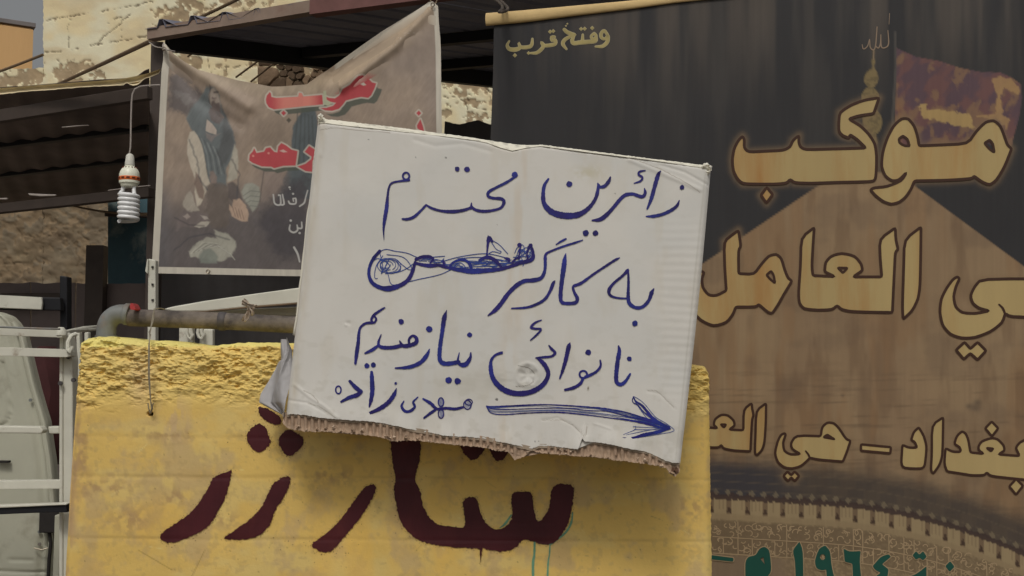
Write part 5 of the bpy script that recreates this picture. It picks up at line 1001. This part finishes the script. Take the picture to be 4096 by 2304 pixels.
# ---- handwriting
H2 = lambda P: tr(P, 1450, 600, 1.84); H3 = lambda P: tr(P, 1250, 1100, 1.84); H5 = lambda P: tr(P, 2000, 1450, 2.574)
ink = Ink(CS, .0010, sign_disp); pen = Ink(CS, .0007, sign_disp)
S2 = [
 [(2330, 375, 8), (2315, 410, 20), (2280, 440, 22), (2220, 470, 22), (2150, 488, 22), (2090, 490, 10)], [(2195, 155, 5), (2175, 185, 26), (2150, 270, 26), (2125, 360, 24), (2095, 435, 12)],
 [(2080, 152, 8), (2040, 160, 16), (2032, 182, 16), (2060, 203, 14), (2045, 230, 14), (2000, 245, 8)],
 [(2075, 285, 8), (2080, 320, 22), (2060, 345, 22), (2020, 335, 22), (1990, 325, 22), (1940, 330, 24), (1900, 360, 24), (1850, 420, 24), (1800, 475, 26), (1750, 512, 26), (1692, 520, 12)],
 [(1825, 200, 10), (1810, 235, 24), (1780, 268, 22), (1742, 272, 20), (1732, 248, 12)], [(1738, 262, 20), (1722, 340, 24), (1690, 400, 24), (1640, 450, 30), (1580, 480, 38), (1500, 486, 42), (1420, 470, 42), (1370, 440, 36), (1335, 390, 30), (1330, 320, 26), (1340, 260, 22), (1368, 215, 12)],
 [(1122, 200, 14), (1060, 240, 18), (980, 280, 18), (930, 310, 20), (925, 340, 20), (960, 355, 18), (1020, 360, 22), (1042, 382, 22), (1020, 425, 18), (960, 445, 18), (890, 452, 20), (830, 440, 20), (803, 415, 16), (803, 392, 8)],
 [(803, 425, 20), (740, 445, 20), (660, 455, 24), (580, 450, 18), (510, 430, 16), (470, 406, 12)], [(470, 408, 14), (430, 450, 16), (380, 495, 20), (330, 512, 18), (297, 510, 12)],
 [(345, 225, 16), (280, 232, 14), (220, 245, 14), (197, 280, 14), (188, 340, 16), (180, 430, 26), (168, 500, 24), (158, 580, 14), (160, 665, 3)],
 [(2145, 1020, 6), (2128, 1050, 26), (2105, 1110, 22), (2060, 1155, 22), (2010, 1160, 22), (1965, 1130, 26), (1955, 1080, 24), (1957, 1000, 18), (1957, 930, 16), (1955, 878, 8)], [(1950, 890, 24), (1910, 930, 18), (1850, 980, 18), (1815, 1030, 24), (1822, 1068, 18), (1870, 1088, 14), (1950, 1094, 12)],
 [(1890, 795, 8), (1860, 810, 16), (1790, 855, 16), (1700, 915, 16), (1610, 980, 20), (1552, 1005, 18), (1560, 1050, 18), (1580, 1090, 24), (1570, 1122, 24), (1510, 1130, 22), (1465, 1118, 24), (1458, 1060, 28), (1468, 960, 28), (1482, 860, 34), (1490, 795, 22), (1497, 762, 4)],
 [(1415, 965, 10), (1402, 985, 24), (1380, 1040, 20), (1340, 1100, 20), (1270, 1140, 18), (1200, 1160, 16), (1098, 1166, 10)],
 [(1620, 665, 8), (1560, 685, 14), (1480, 710, 14), (1400, 740, 14), (1352, 765, 16), (1345, 800, 22), (1345, 860, 20), (1335, 910, 22), (1310, 945, 24), (1250, 960, 28), (1190, 965, 26), (1130, 1000, 28), (1070, 1060, 28), (1020, 1130, 28), (975, 1180, 26), (925, 1218, 10)],
 [(1497, 655, 12), (1460, 675, 14), (1425, 697, 8)],
 [(128, 745, 20), (85, 795, 22), (55, 855, 20), (48, 920, 22), (75, 980, 26), (140, 1015, 30), (210, 1018, 36), (290, 990, 28), (340, 950, 26), (370, 890, 24), (388, 825, 16)],
 [(388, 830, 14), (440, 845, 22), (500, 852, 26), (560, 848, 20), (600, 860, 18), (640, 868, 20), (700, 880, 26), (800, 892, 36), (900, 888, 32), (1000, 880, 24), (1080, 860, 22), (1160, 832, 26), (1230, 815, 26), (1256, 790, 24), (1252, 740, 18), (1238, 705, 18)],
 [(395, 805, 20), (440, 788, 22), (490, 786, 22), (520, 802, 16), (500, 830, 10)], [(640, 862, 12), (665, 830, 14), (710, 812, 16), (755, 812, 18), (790, 840, 20), (802, 880, 20)], [(862, 812, 16), (905, 792, 24), (945, 795, 24), (985, 822, 24), (1022, 862, 16)], [(597, 818, 16), (602, 855, 18)],
 [(925, 630, 4), (928, 655, 26), (922, 700, 16), (915, 780, 10)], [(935, 650, 30), (955, 672, 16)], [(1165, 700, 14), (1158, 740, 10), (1150, 800, 14)], [(1225, 715, 18), (1212, 760, 10), (1215, 800, 14)], [(1045, 795, 8), (1075, 805, 22), (1080, 825, 10)], [(1100, 830, 14), (1130, 800, 14), (1160, 790, 10)]]
for P in S2: ink.stroke(H2(P), .2, 1.12, step=4)
for x_, y_, r in ((2350, 277, 17), (1523, 253, 22), (1643, 612, 23), (1715, 613, 20), (1122, 185, 23), (698, 143, 18), (771, 145, 21), (2005, 1277, 21), (1155, 700, 16), (1237, 703, 16)):
    p = H2([(x_, y_)])[0]; ink.dot(p[0], p[1], r / 1.84)
p = H2([(323, 195)])[0]; ink.ring(*p, 13, 14, 8)
S3 = [[(2252, 522, 10), (2258, 560, 26), (2245, 640, 28), (2235, 740, 28), (2240, 790, 26), (2270, 805, 26), (2305, 780, 22), (2338, 728, 14)], [(2118, 628, 10), (2120, 670, 16), (2090, 710, 18), (2040, 738, 20), (2010, 750, 20)], [(1992, 760, 20), (1970, 800, 20), (1920, 830, 22), (1860, 845, 16)],
 [(1895, 500, 8), (1885, 530, 28), (1865, 620, 26), (1845, 690, 22), (1820, 762, 10)],
 [(1740, 518, 8), (1760, 545, 18), (1785, 572, 20), (1760, 598, 16), (1700, 605, 16), (1645, 610, 10)], [(1655, 612, 12), (1690, 640, 26), (1720, 680, 28), (1735, 730, 28), (1710, 790, 30), (1660, 835, 32), (1590, 865, 34), (1500, 872, 36), (1420, 850, 36), (1360, 805, 34), (1325, 750, 30), (1312, 690, 28), (1315, 630, 20), (1345, 590, 16), (1395, 570, 18), (1398, 566, 8)],
 [(1685, 332, 8), (1640, 350, 14), (1608, 385, 16), (1640, 395, 16), (1682, 400, 14), (1650, 440, 14), (1605, 480, 8)],
 [(1165, 572, 8), (1160, 610, 20), (1130, 655, 30), (1095, 660, 28), (1070, 635, 16), (1080, 572, 6)], [(1075, 640, 26), (1020, 650, 30), (965, 650, 30), (937, 620, 28), (938, 540, 26), (955, 420, 26), (970, 320, 30), (988, 260, 5)],
 [(862, 545, 6), (842, 590, 26), (800, 640, 26), (740, 670, 26), (680, 682, 20), (610, 685, 10)],
 [(712, 508, 16), (712, 472, 16), (738, 447, 16), (766, 466, 22), (762, 498, 26), (716, 518, 26), (665, 520, 24), (642, 485, 8)], [(650, 520, 24), (600, 532, 24), (540, 535, 26), (495, 525, 20), (485, 495, 16), (505, 438, 6)], [(488, 515, 16), (440, 550, 22), (388, 575, 14)],
 [(530, 240, 10), (490, 265, 16), (450, 295, 18), (432, 330, 16), (450, 352, 14), (468, 325, 14), (450, 295, 12)], [(445, 350, 18), (390, 355, 16), (352, 385, 16), (340, 430, 18), (335, 500, 24), (325, 570, 26), (315, 652, 16)],
 [(275, 782, 18), (310, 820, 26), (352, 856, 28)], [(358, 858, 22), (330, 882, 28), (270, 902, 24), (212, 932, 14)], [(435, 715, 18), (437, 760, 28), (440, 850, 30), (430, 920, 24), (418, 970, 10)], [(617, 835, 6), (600, 880, 26), (560, 935, 28), (500, 980, 28), (415, 1020, 18)],
 [(1110, 972, 14), (1050, 985, 20), (980, 980, 18), (915, 985, 18), (870, 945, 22), (815, 912, 14)], [(905, 990, 18), (860, 1022, 18), (820, 1052, 12)], [(775, 898, 8), (740, 935, 14), (752, 968, 16), (720, 1000, 20), (680, 1002, 20), (655, 965, 16), (672, 928, 8)]]
for P in S3: ink.stroke(H3(P), .2, 1.12, step=4)
for x_, y_, r in ((2332, 617, 18), (2030, 570, 22), (1157, 440, 18), (1002, 775, 24), (1067, 780, 24), (860, 398, 23), (653, 343, 21), (400, 667, 19), (447, 662, 19), (612, 797, 10), (2374, 357, 0.5)):
    p = H3([(x_, y_)])[0]; ink.dot(p[0], p[1], r / 1.84)
for x_, y_, rx, ry, wd in ((1993, 732, 28, 27, 15), (190, 845, 20, 28, 11), (1140, 955, 28, 33, 9), (1150, 935, 26, 22, 7), (945, 935, 20, 32, 9), (945, 1020, 20, 34, 9)):
    p = H3([(x_, y_)])[0]; ink.ring(p[0], p[1], rx / 1.84, ry / 1.84, wd / 1.84)
for k in range(5):
    pen.stroke(H3([(1120 + 8 * k, 935, 3), (1130 + 8 * k, 975, 3)])); pen.stroke(H3([(932 + 6 * k, 915, 3), (938 + 6 * k, 1045, 3)]))
ink.build('handwriting', M['ink'], sg)
ar = Ink(CS, .0010, sign_disp)
up_ = [(1280, 965), (1330, 968), (1500, 960), (1700, 955), (1900, 962), (2050, 972), (2150, 982), (2300, 1010), (2420, 1045), (2550, 1090), (2600, 1110)]
lo_ = [(1280, 968), (1312, 1012), (1400, 1026), (1600, 1016), (1800, 1010), (2000, 1025), (2200, 1052), (2350, 1072), (2480, 1100), (2560, 1120), (2600, 1125)]
for k, wd in ((0, 8), (.22, 3), (.38, 7), (.62, 3.5), (.8, 3), (1, 8), (.12, 3)):
    P = []
    for a, b in zip(up_, lo_):
        j = 6 if 0 < k < 1 else 2; f_ = k + .0; dens = 1 + max(0, (a[0] - 2150) / 450) * 1.0
        P.append((a[0] * (1 - f_) + b[0] * f_, a[1] * (1 - f_) + b[1] * f_ + random.uniform(-j, j), wd * dens * random.uniform(.8, 1.3)))
    (ar if wd > 5 else pen).stroke(H3(P), .4, step=5)
for P in ([(1372, 352, 10), (1400, 400, 18), (1470, 450, 24), (1560, 560, 30), (1640, 620, 34), (1740, 668, 26)], [(1375, 352, 8), (1362, 385, 9), (1375, 415, 10), (1420, 440, 12), (1480, 510, 12), (1590, 600, 14)], [(1750, 680, 16), (1700, 690, 30), (1640, 710, 34), (1560, 728, 34), (1480, 745, 34), (1400, 768, 26), (1330, 780, 20), (1265, 780, 22)]): ar.stroke(H5(P), .25, step=4)
ar.build('arrow', M['ink'], sg)
for P in ([(1380, 350), (1440, 385), (1500, 440), (1600, 560), (1700, 620), (1790, 690), (1760, 715), (1650, 735), (1500, 760), (1300, 790)], [(1390, 400), (1470, 520), (1560, 620), (1640, 660)], [(1370, 660), (1520, 668), (1650, 672)], [(1380, 690), (1550, 690), (1690, 680)], [(1270, 742), (1390, 690), (1395, 655)], [(1300, 745), (1450, 712), (1660, 672)], [(1640, 610), (1665, 680), (1720, 640)]):
    pen.stroke(H5([(*p, 5.5) for p in P]), .2, step=5)
rs_ = random.Random(3)
for P in ([(70, 800), (130, 750), (175, 732), (240, 745), (330, 760), (420, 795), (500, 790), (605, 782)], [(180, 770), (300, 790), (360, 860), (340, 880), (240, 800)], [(150, 780), (100, 860), (90, 940), (110, 945)], [(190, 820), (170, 860), (190, 920), (210, 985), (260, 990), (400, 955), (560, 920), (650, 882)],
          [(60, 830), (120, 800), (200, 850), (150, 900), (110, 850), (160, 800), (250, 820), (280, 880), (225, 905)], [(170, 910), (260, 900), (330, 870), (370, 840)], [(560, 830), (700, 790), (860, 765), (960, 770), (1080, 800)], [(700, 800), (850, 790), (1000, 805), (1090, 830)], [(960, 668), (1010, 700), (1070, 765)], [(950, 680), (985, 730), (1022, 748), (1015, 760), (960, 748), (920, 770)],
          [(1120, 760), (1140, 720), (1180, 700), (1190, 760), (1130, 800)], [(1160, 760), (1200, 720), (1240, 740), (1210, 800), (1180, 855)], [(1110, 790), (1250, 780)], [(1150, 740), (1240, 760), (1200, 820)], [(660, 870), (720, 830), (760, 870), (700, 850)], [(900, 860), (940, 820), (990, 860), (880, 850)], [(800, 850), (900, 835), (1060, 850)], [(420, 820), (470, 800), (560, 830), (600, 800)], [(640, 880), (800, 860), (1000, 850), (1180, 810)], [(130, 760), (150, 860), (140, 910), (200, 800)]):
    pen.stroke(H2([(*p, 5.6) for p in P]), .2, step=4)
for k in range(5):
    cx, cy = 170 + k * 9, 850 + rs_.uniform(-12, 12); r = 34 + 9 * k
    pen.stroke(H2([(cx + r * math.cos(a) * 1.1, cy + r * .8 * math.sin(a), 4.6) for a in np.linspace(k, k + 5.2, 14)]), .2, step=4)
for k in range(26):
    x_ = rs_.uniform(640, 1060); w_ = rs_.uniform(50, 130); y_ = rs_.uniform(815, 872); pen.stroke(H2([(x_ - w_ / 2, y_ + rs_.uniform(-12, 12), 4.5), (x_, y_ + rs_.uniform(-8, 8), 5), (x_ + w_ / 2, y_ + rs_.uniform(-14, 6), 4.5)]), .2, step=4)
for k in range(14):
    x_ = rs_.uniform(1110, 1235); y_ = rs_.uniform(730, 800); pen.stroke(H2([(x_ - 14, y_ + 22, 4.5), (x_, y_ - 10, 5), (x_ + 14, y_ + rs_.uniform(-20, 26), 4.5)]), .2, step=4)
for k in range(10):
    x_ = rs_.uniform(410, 610); y_ = rs_.uniform(800, 848); pen.stroke(H2([(x_ - 30, y_, 4.5), (x_ + 30, y_ + rs_.uniform(-14, 14), 4.5)]), .2, step=4)
tag(pen.build('pen_scribble', M['pen'], sg), kind='stuff')
# printed barcode-like nick and paper dent rim
m = Ink(CS, .0010, sign_disp); m.stroke([(2352, 1545, 1.5), (2351, 1562, 1.5)]); m.stroke([(2356, 1545, 1.2), (2355, 1562, 1.2)]); m.build('staple', M['wire'], sg)

# ---------------------------------------------------------------- pipe over the slab
pp = thing('iron_pipe', 'weathered iron pipe with grey elbow lying along the top of the yellow slab', 'pipe')
PYp = 2.12
def q3(px, py, Y=PYp): return at(px, py, Y)
sp = PYp / F
m = MB(); ang = np.linspace(0, 1, 12)
EL = catmull([q3(424, 1420), q3(424, 1345), q3(426, 1310), q3(436, 1283), q3(456, 1264), q3(482, 1256), q3(512, 1257)], .002)
m.tube(list(EL), [38 * sp] * len(EL), 22); el = m.build('elbow', M['galv'], pp)
m = MB(); m.tube([q3(424, 1352), q3(424, 1342)], [43 * sp] * 2, 22); m.build('elbow_rim', M['galv'], pp)
m = MB(); m.tube([q3(498, 1256), q3(502, 1256.5), q3(515, 1257.5), q3(519, 1258)], [41 * sp, 44 * sp, 44 * sp, 41 * sp], 22); m.build('collar', M['galv'], pp)
m = MB(); m.tube([q3(516, 1270), q3(700, 1277), q3(885, 1284), q3(1300, 1306)], [35 * sp, 34.5 * sp, 34 * sp, 34 * sp], 22); m.build('pipe_length', M['pipe'], pp)
m = MB(); m.tube([q3(876, 1284), q3(880, 1284), q3(900, 1285.5), q3(905, 1286)], [35 * sp, 38 * sp, 38 * sp, 35 * sp], 22); m.build('coupling', M['pipe_dark'], pp)
m = MB(); m.tube([q3(524, 1236, 2.10), q3(526, 1232, 2.10), q3(534, 1236, 2.10)], [6 * sp, 17 * sp, 4 * sp], 14)
for i, p in enumerate(m.v): pass
m2 = MB(); V = []
for (x_, y_) in [(520, 1218), (524, 1212), (530, 1214), (537, 1224), (542, 1236), (536, 1240), (524, 1238), (519, 1230)]: V.append(q3(x_, y_, 2.085))
V2 = [p + np.array((0, .03, 0)) for p in V]; n = len(V); m2.add(V + V2, [tuple(range(n)), tuple(range(n, 2 * n))[::-1]] + [(i, n + i, n + (i + 1) % n, (i + 1) % n) for i in range(n)]); m2.build('red_tab', M['red'], pp, smooth=False)
# wire from the pipe to the hole in the slab
m = MB(); W1 = catmull([at(655, 1236, 2.08), at(640, 1233, 2.06), at(618, 1236, 2.05), at(612, 1260, 2.05), at(602, 1320, 2.03), at(598, 1345, 1.985), at(597, 1380, 1.975), at(598, 1500, 1.975), at(602, 1600, 1.982), at(606, 1635, 1.985), at(600, 1654, 2.0)], .01)
W2 = W1 + np.array([.0022 * np.cos(np.arange(len(W1)) * 1.3), -.0022 * np.sin(np.arange(len(W1)) * 1.3), 0 * W1[:, 0]]).T
m.tube(list(W1), .0011, 6); m.tube(list(W2), .0009, 6); m.tube([at(592, 1612, 1.985), at(594, 1630, 1.985), at(600, 1652, 1.99)], .0011, 6); m.tube([at(613, 1612, 1.98), at(608, 1632, 1.985), at(601, 1652, 1.99)], .0011, 6)
tag(m.build('tie_wire', M['wire']), 'twisted wire hanging from the pipe into a small hole in the yellow slab', 'wire')
# plastic scrap knotted round the pipe
ps = thing('plastic_strip', 'crumpled grey plastic strip knotted round the iron pipe near the cardboard', 'strip')
PSP = Plane(990, 1240, 2.06)
def strip(P, wd, seed):
    rnd = random.Random(seed); Cc_ = catmull(P, 6); rows = []
    for k in np.linspace(-1, 1, 7):
        T = np.gradient(Cc_, axis=0); T /= np.linalg.norm(T, axis=1)[:, None]; off = np.stack([-T[:, 1], T[:, 0]], 1) * k * wd * (1 + .3 * np.sin(np.arange(len(Cc_)) * .9 + seed))[:, None]
        q_ = Cc_ + off; rows.append(PSP(q_[:, 0], q_[:, 1], .004 * np.sin(k * 5 + np.arange(len(Cc_)) * .8 + seed) + .004 * rnd.random()))
    grid('strand', np.array(rows), M['plastic'], None, -PSP.n * .0012, ps)
strip([(972, 1200), (985, 1212), (1000, 1222), (1020, 1232)], 8, 1); strip([(1004, 1218), (996, 1240), (990, 1262), (974, 1286)], 9, 2); strip([(968, 1214), (990, 1222), (1012, 1226), (1030, 1222)], 7, 3); strip([(1000, 1224), (1008, 1244), (1004, 1262)], 8, 5)

# ---------------------------------------------------------------- white posts and bars behind the slab
GY = 3.0
def qp(name, P, Y0, thick, mt, parent=None, Y1=None, pxs=None):
    """a flat-faced piece of metal traced by its outline, given its own thickness"""
    Ys_ = [Y0 if Y1 is None else Y0 + (Y1 - Y0) * (p[0] - min(q_[0] for q_ in P)) / (max(q_[0] for q_ in P) - min(q_[0] for q_ in P) + 1e-9) for p in P]
    V = [at(p[0], p[1], y) for p, y in zip(P, Ys_)]; n = len(V); V2 = [p + np.array((0, thick, 0)) for p in V]; m = MB()
    tris = tessellate_polygon([[Vector((p[0], -p[1], 0)) for p in P]])
    m.add(V + V2, [tuple(t_) for t_ in tris] + [tuple(i + n for i in t_[::-1]) for t_ in tris] + [(i, n + i, n + (i + 1) % n, (i + 1) % n) for i in range(n)])
    o = m.build(name, mt, parent, smooth=False)
    bv = o.modifiers.new('bevel', 'BEVEL'); bv.width = min(.003, thick * .2); bv.segments = 2; bv.limit_method = 'ANGLE'
    return o
wp = thing('slotted_post', 'narrow white slotted upright at the lower left corner of the picture banner', 'post')
qp('upright', [(592, 1034), (622, 1040), (622, 1500), (588, 1500)], 3.3, .03, M['white_metal'], wp); qp('side_strip', [(588, 1036), (592, 1036), (590, 1095), (580, 1086)], 3.29, .01, M['white_metal'], wp)
for y_ in (1068, 1138, 1200): 
    m = MB(); m.box(at(610, y_, 3.297), (.006, .004, .006)); m.build('slot', M['rubber'], wp)
db = thing('barrier_arm', 'long white painted bar slanting up to the right behind the iron pipe', 'bar')
qp('bar', [(648, 1237), (690, 1226), (820, 1203), (980, 1180), (1300, 1136), (1300, 1205), (980, 1229), (820, 1245), (700, 1246)], 2.7, .04, M['white_metal'], db)
qp('lower_bar', [(790, 1246), (900, 1238), (1300, 1222), (1300, 1262), (900, 1262)], 2.75, .03, M['white_metal'], db)
qp('brown_lip', [(720, 1246), (820, 1243), (980, 1226), (1300, 1200), (1300, 1208), (980, 1234), (820, 1249)], 2.69, .01, M['rod'], db)
for P, lab in (([(716, 1306), (772, 1306), (768, 1500), (714, 1500)], 'white flat upright under the pipe with a bent hook on it'), ([(798, 1314), (851, 1316), (851, 1500), (797, 1500)], 'white flat upright under the pipe, right of the hooked one')):
    o = thing('upright', lab, 'upright', 'white uprights under the pipe'); qp('plate', P, 2.6, .02, M['white_metal'], o)
    cx = P[0][0] + (38 if P[0][0] < 750 else 0); m = MB(); m.tube(list(catmull([at(cx + a, 1330 + b, 2.585) for a, b in ((-4, -18), (-8, 0), (-2, 18), (8, 26), (16, 10), (8, -6), (14, -20))], .004)), .004, 7); m.build('hook', M['white_metal'], o)
ro = 4.6
for P, y_ in (([(245, 507), (300, 502), (352, 499), (355, 501), (300, 506), (248, 511)], 4.5), ([(110, 773), (170, 776), (224, 778), (222, 783), (160, 785), (118, 781)], 4.2), ([(-10, 792), (30, 791), (28, 797), (-10, 797)], 4.2), ([(430, 760), (520, 748), (600, 740), (600, 743), (520, 752), (432, 763)], 4.6)): qp('pale_strip', P, y_, .01, M['cord'], lc)  # first imitates daylight through a roof gap, second is a pale scrap
# dark post with white plate
dp = thing('reflector_rail', 'black rail on a black post carrying a white plate at the left edge', 'rail')
qp('post', [(238, 1102), (268, 1106), (268, 1500), (240, 1500)], 3.5, .04, M['black_steel'], dp); qp('rail', [(-500, 1180), (240, 1190), (243, 1242), (-500, 1234)], 3.46, .03, M['black_steel'], dp)
qp('white_plate', [(-400, 1172), (0, 1180), (165, 1189), (168, 1213), (165, 1239), (0, 1232), (-400, 1226)], 3.44, .012, M['white_metal'], dp)

# ---------------------------------------------------------------- truck behind the gate
tk = thing('parked_truck', 'dusty white truck cab seen behind the white gate at the lower left', 'truck')
TK = Plane(80, 1700, 3.0, yaw=-4)
ed_y = np.array([1246, 1262, 1290, 1340, 1425, 1530, 1640, 1690, 1750, 1840, 1930, 2020, 2060, 2150, 2304, 2700, 3000]); ed_x = np.array([-20, 25, 52, 84, 104, 128, 160, 175, 182, 196, 205, 212, 214, 206, 196, 190, 190])
ys_ = np.linspace(1246, 3000, 260)[:, None]; S_ = np.linspace(0, 1, 90)[None]; ex_ = np.interp(ys_, ed_y, ed_x)
Xt = -700 + (ex_ + 700) * S_; Yt2 = ys_ + 0 * S_; Yt2 = Yt2 + (1 - S_) * np.clip(1300 - ys_, 0, 60) * -.4
dt = .02 * (1 - np.clip((ex_ - Xt) / 60, 0, 1) ** .6) * -1.6 + .012 * np.exp(-((Xt - (ex_ - 22)) / 7) ** 2)
seam = segdist(Xt, Yt2, [(10, 1450), (30, 1540), (38, 1600), (42, 1650), (28, 1690), (0, 1704), (-60, 1710)], False, 60); dt = dt - .006 * np.exp(-(seam / 4) ** 2)
seam = segdist(Xt, Yt2, [(-100, 2260), (0, 2285), (190, 2290)], False, 60); dt = dt - .006 * np.exp(-(seam / 4) ** 2) - .003 * np.exp(-(segdist(Xt, Yt2, [(40, 2240), (130, 2242)], False, 60) / 6) ** 2)
grid('cab_side', TK(Xt, Yt2, dt), M['truck'], None, -TK.n * .03, tk)
m = MB(); m.tube([TK(x_, y_, .004) for x_, y_ in zip(ed_x[2:16] + 1.0, ed_y[2:16])], .007, 8); m.build('edge_trim', M['truck'], tk)
m = MB(); m.box(TK(20, 1845, .012), (.034, .015, .006)); m.build('door_slot', M['rubber'], tk)
m = MB(); m.box(TK(207, 2085, .01), (.048, .03, .055)); m.build('latch', M['rubber'], tk)
m = MB(); m.tube([TK(200, 2110, .01), TK(208, 2170, .01), TK(202, 2230, .01), TK(197, 2320, .01)], .005, 8); m.build('seal', M['rubber'], tk)
m = MB(); m.tube([TK(142, 2190, .01), TK(175, 2196, .014), TK(196, 2190, .01)], .0022, 6); m.build('wire_clip', M['wire'], tk)
for x_, y_ in ((160, 2126), (160, 2176), (124, 1600)): 
    m = MB(); c0 = TK(x_, y_, .002); m.tube([c0, c0 + TK.n * .004], .0045, 10); m.build('rivet', M['galv'], tk)
qp('rear_pillar', [(218, 2060), (262, 2050), (258, 2120), (240, 2200), (236, 2300), (236, 2600), (200, 2600), (210, 2300), (214, 2180)], 2.98, .04, M['truck'], tk)

# ---------------------------------------------------------------- white gate
gt = thing('white_gate', 'chalky white welded steel gate with square rails left of the yellow slab', 'gate')
G0 = 2.5
for P in ([(-600, 1300), (0, 1305), (240, 1314), (250, 1325), (248, 1349), (240, 1350), (0, 1341), (-600, 1330)], [(-600, 1384), (0, 1389), (245, 1396), (284, 1404), (286, 1424), (262, 1429), (0, 1423), (-600, 1418)], [(-600, 1702), (0, 1704), (160, 1706), (172, 1722), (165, 1735), (0, 1733), (-600, 1730)], [(190, 1706), (237, 1706), (237, 1735), (196, 1735)], [(-600, 1922), (0, 1924), (241, 1922), (239, 1955), (0, 1957), (-600, 1956)]):
    qp('rail', P, G0 - .03 if P[0][1] < 1500 else G0, .03, M['white_metal'], gt)
qp('post', [(237, 1322), (252, 1318), (250, 1500), (250, 2600), (234, 2600), (236, 1500)], G0, .04, M['white_metal'], gt)
qp('post_face', [(252, 1326), (278, 1345), (290, 1440), (290, 1500), (291, 1850), (286, 2000), (280, 2600), (250, 2600), (250, 1500)], G0 + .005, .035, M['white_metal'], gt)
qp('lower_bar', [(-600, 2028), (0, 2030), (266, 2019), (268, 2050), (140, 2052), (0, 2058), (-600, 2066)], G0 - .04, .02, M['black_steel'], gt)
qp('lower_bar_top', [(-600, 2018), (0, 2022), (266, 2014), (266, 2020), (0, 2032), (-600, 2030)], G0 - .045, .03, M['white_metal'], gt)
qp('back_rail', [(253, 1320), (330, 1304), (400, 1299), (400, 1317), (330, 1327), (255, 1335)], G0 + .05, .03, M['white_metal'], gt, Y1=G0 + .45)
qp('strut', [(304, 1328), (318, 1326), (322, 1420), (316, 1570), (306, 1570), (307, 1420)], G0 + .3, .02, M['white_metal'], gt)
qp('strut', [(336, 1330), (353, 1328), (354, 1500), (338, 1500)], G0 + .5, .02, M['white_metal'], gt)
m = MB(); m.tube(list(catmull([at(305, 1336, G0 - .02), at(284, 1345, G0 - .03), at(272, 1368, G0 - .035), at(272, 1396, G0 - .035), at(280, 1408, G0 - .04), at(288, 1392, G0 - .04), at(286, 1386, G0 - .04)], .004)), .0050, 8); m.build('hook', M['white_metal'], gt)
m = MB(); m.tube([at(-300, 1303, G0 - .05), at(0, 1308, G0 - .05), at(150, 1314, G0 - .05), at(240, 1316, G0 - .05)], .0026, 6); m.build('rod', M['galv'], gt)
m = MB(); m.lathe(at(244, 1330, G0 - .02) - np.array((0, 0, .012)), [(0, .008), (.006, .013), (.016, .012), (.024, .006)], 10); m.build('weld_bead', M['white_metal'], gt)
for x_, y_ in ((244, 1533), (296, 1520), (276, 1428)):
    m = MB(); c0 = at(x_, y_, G0 - .004); m.tube([c0, c0 - np.array((0, .006, 0))], .005, 8); m.build('stud', M['pipe_dark'], gt)
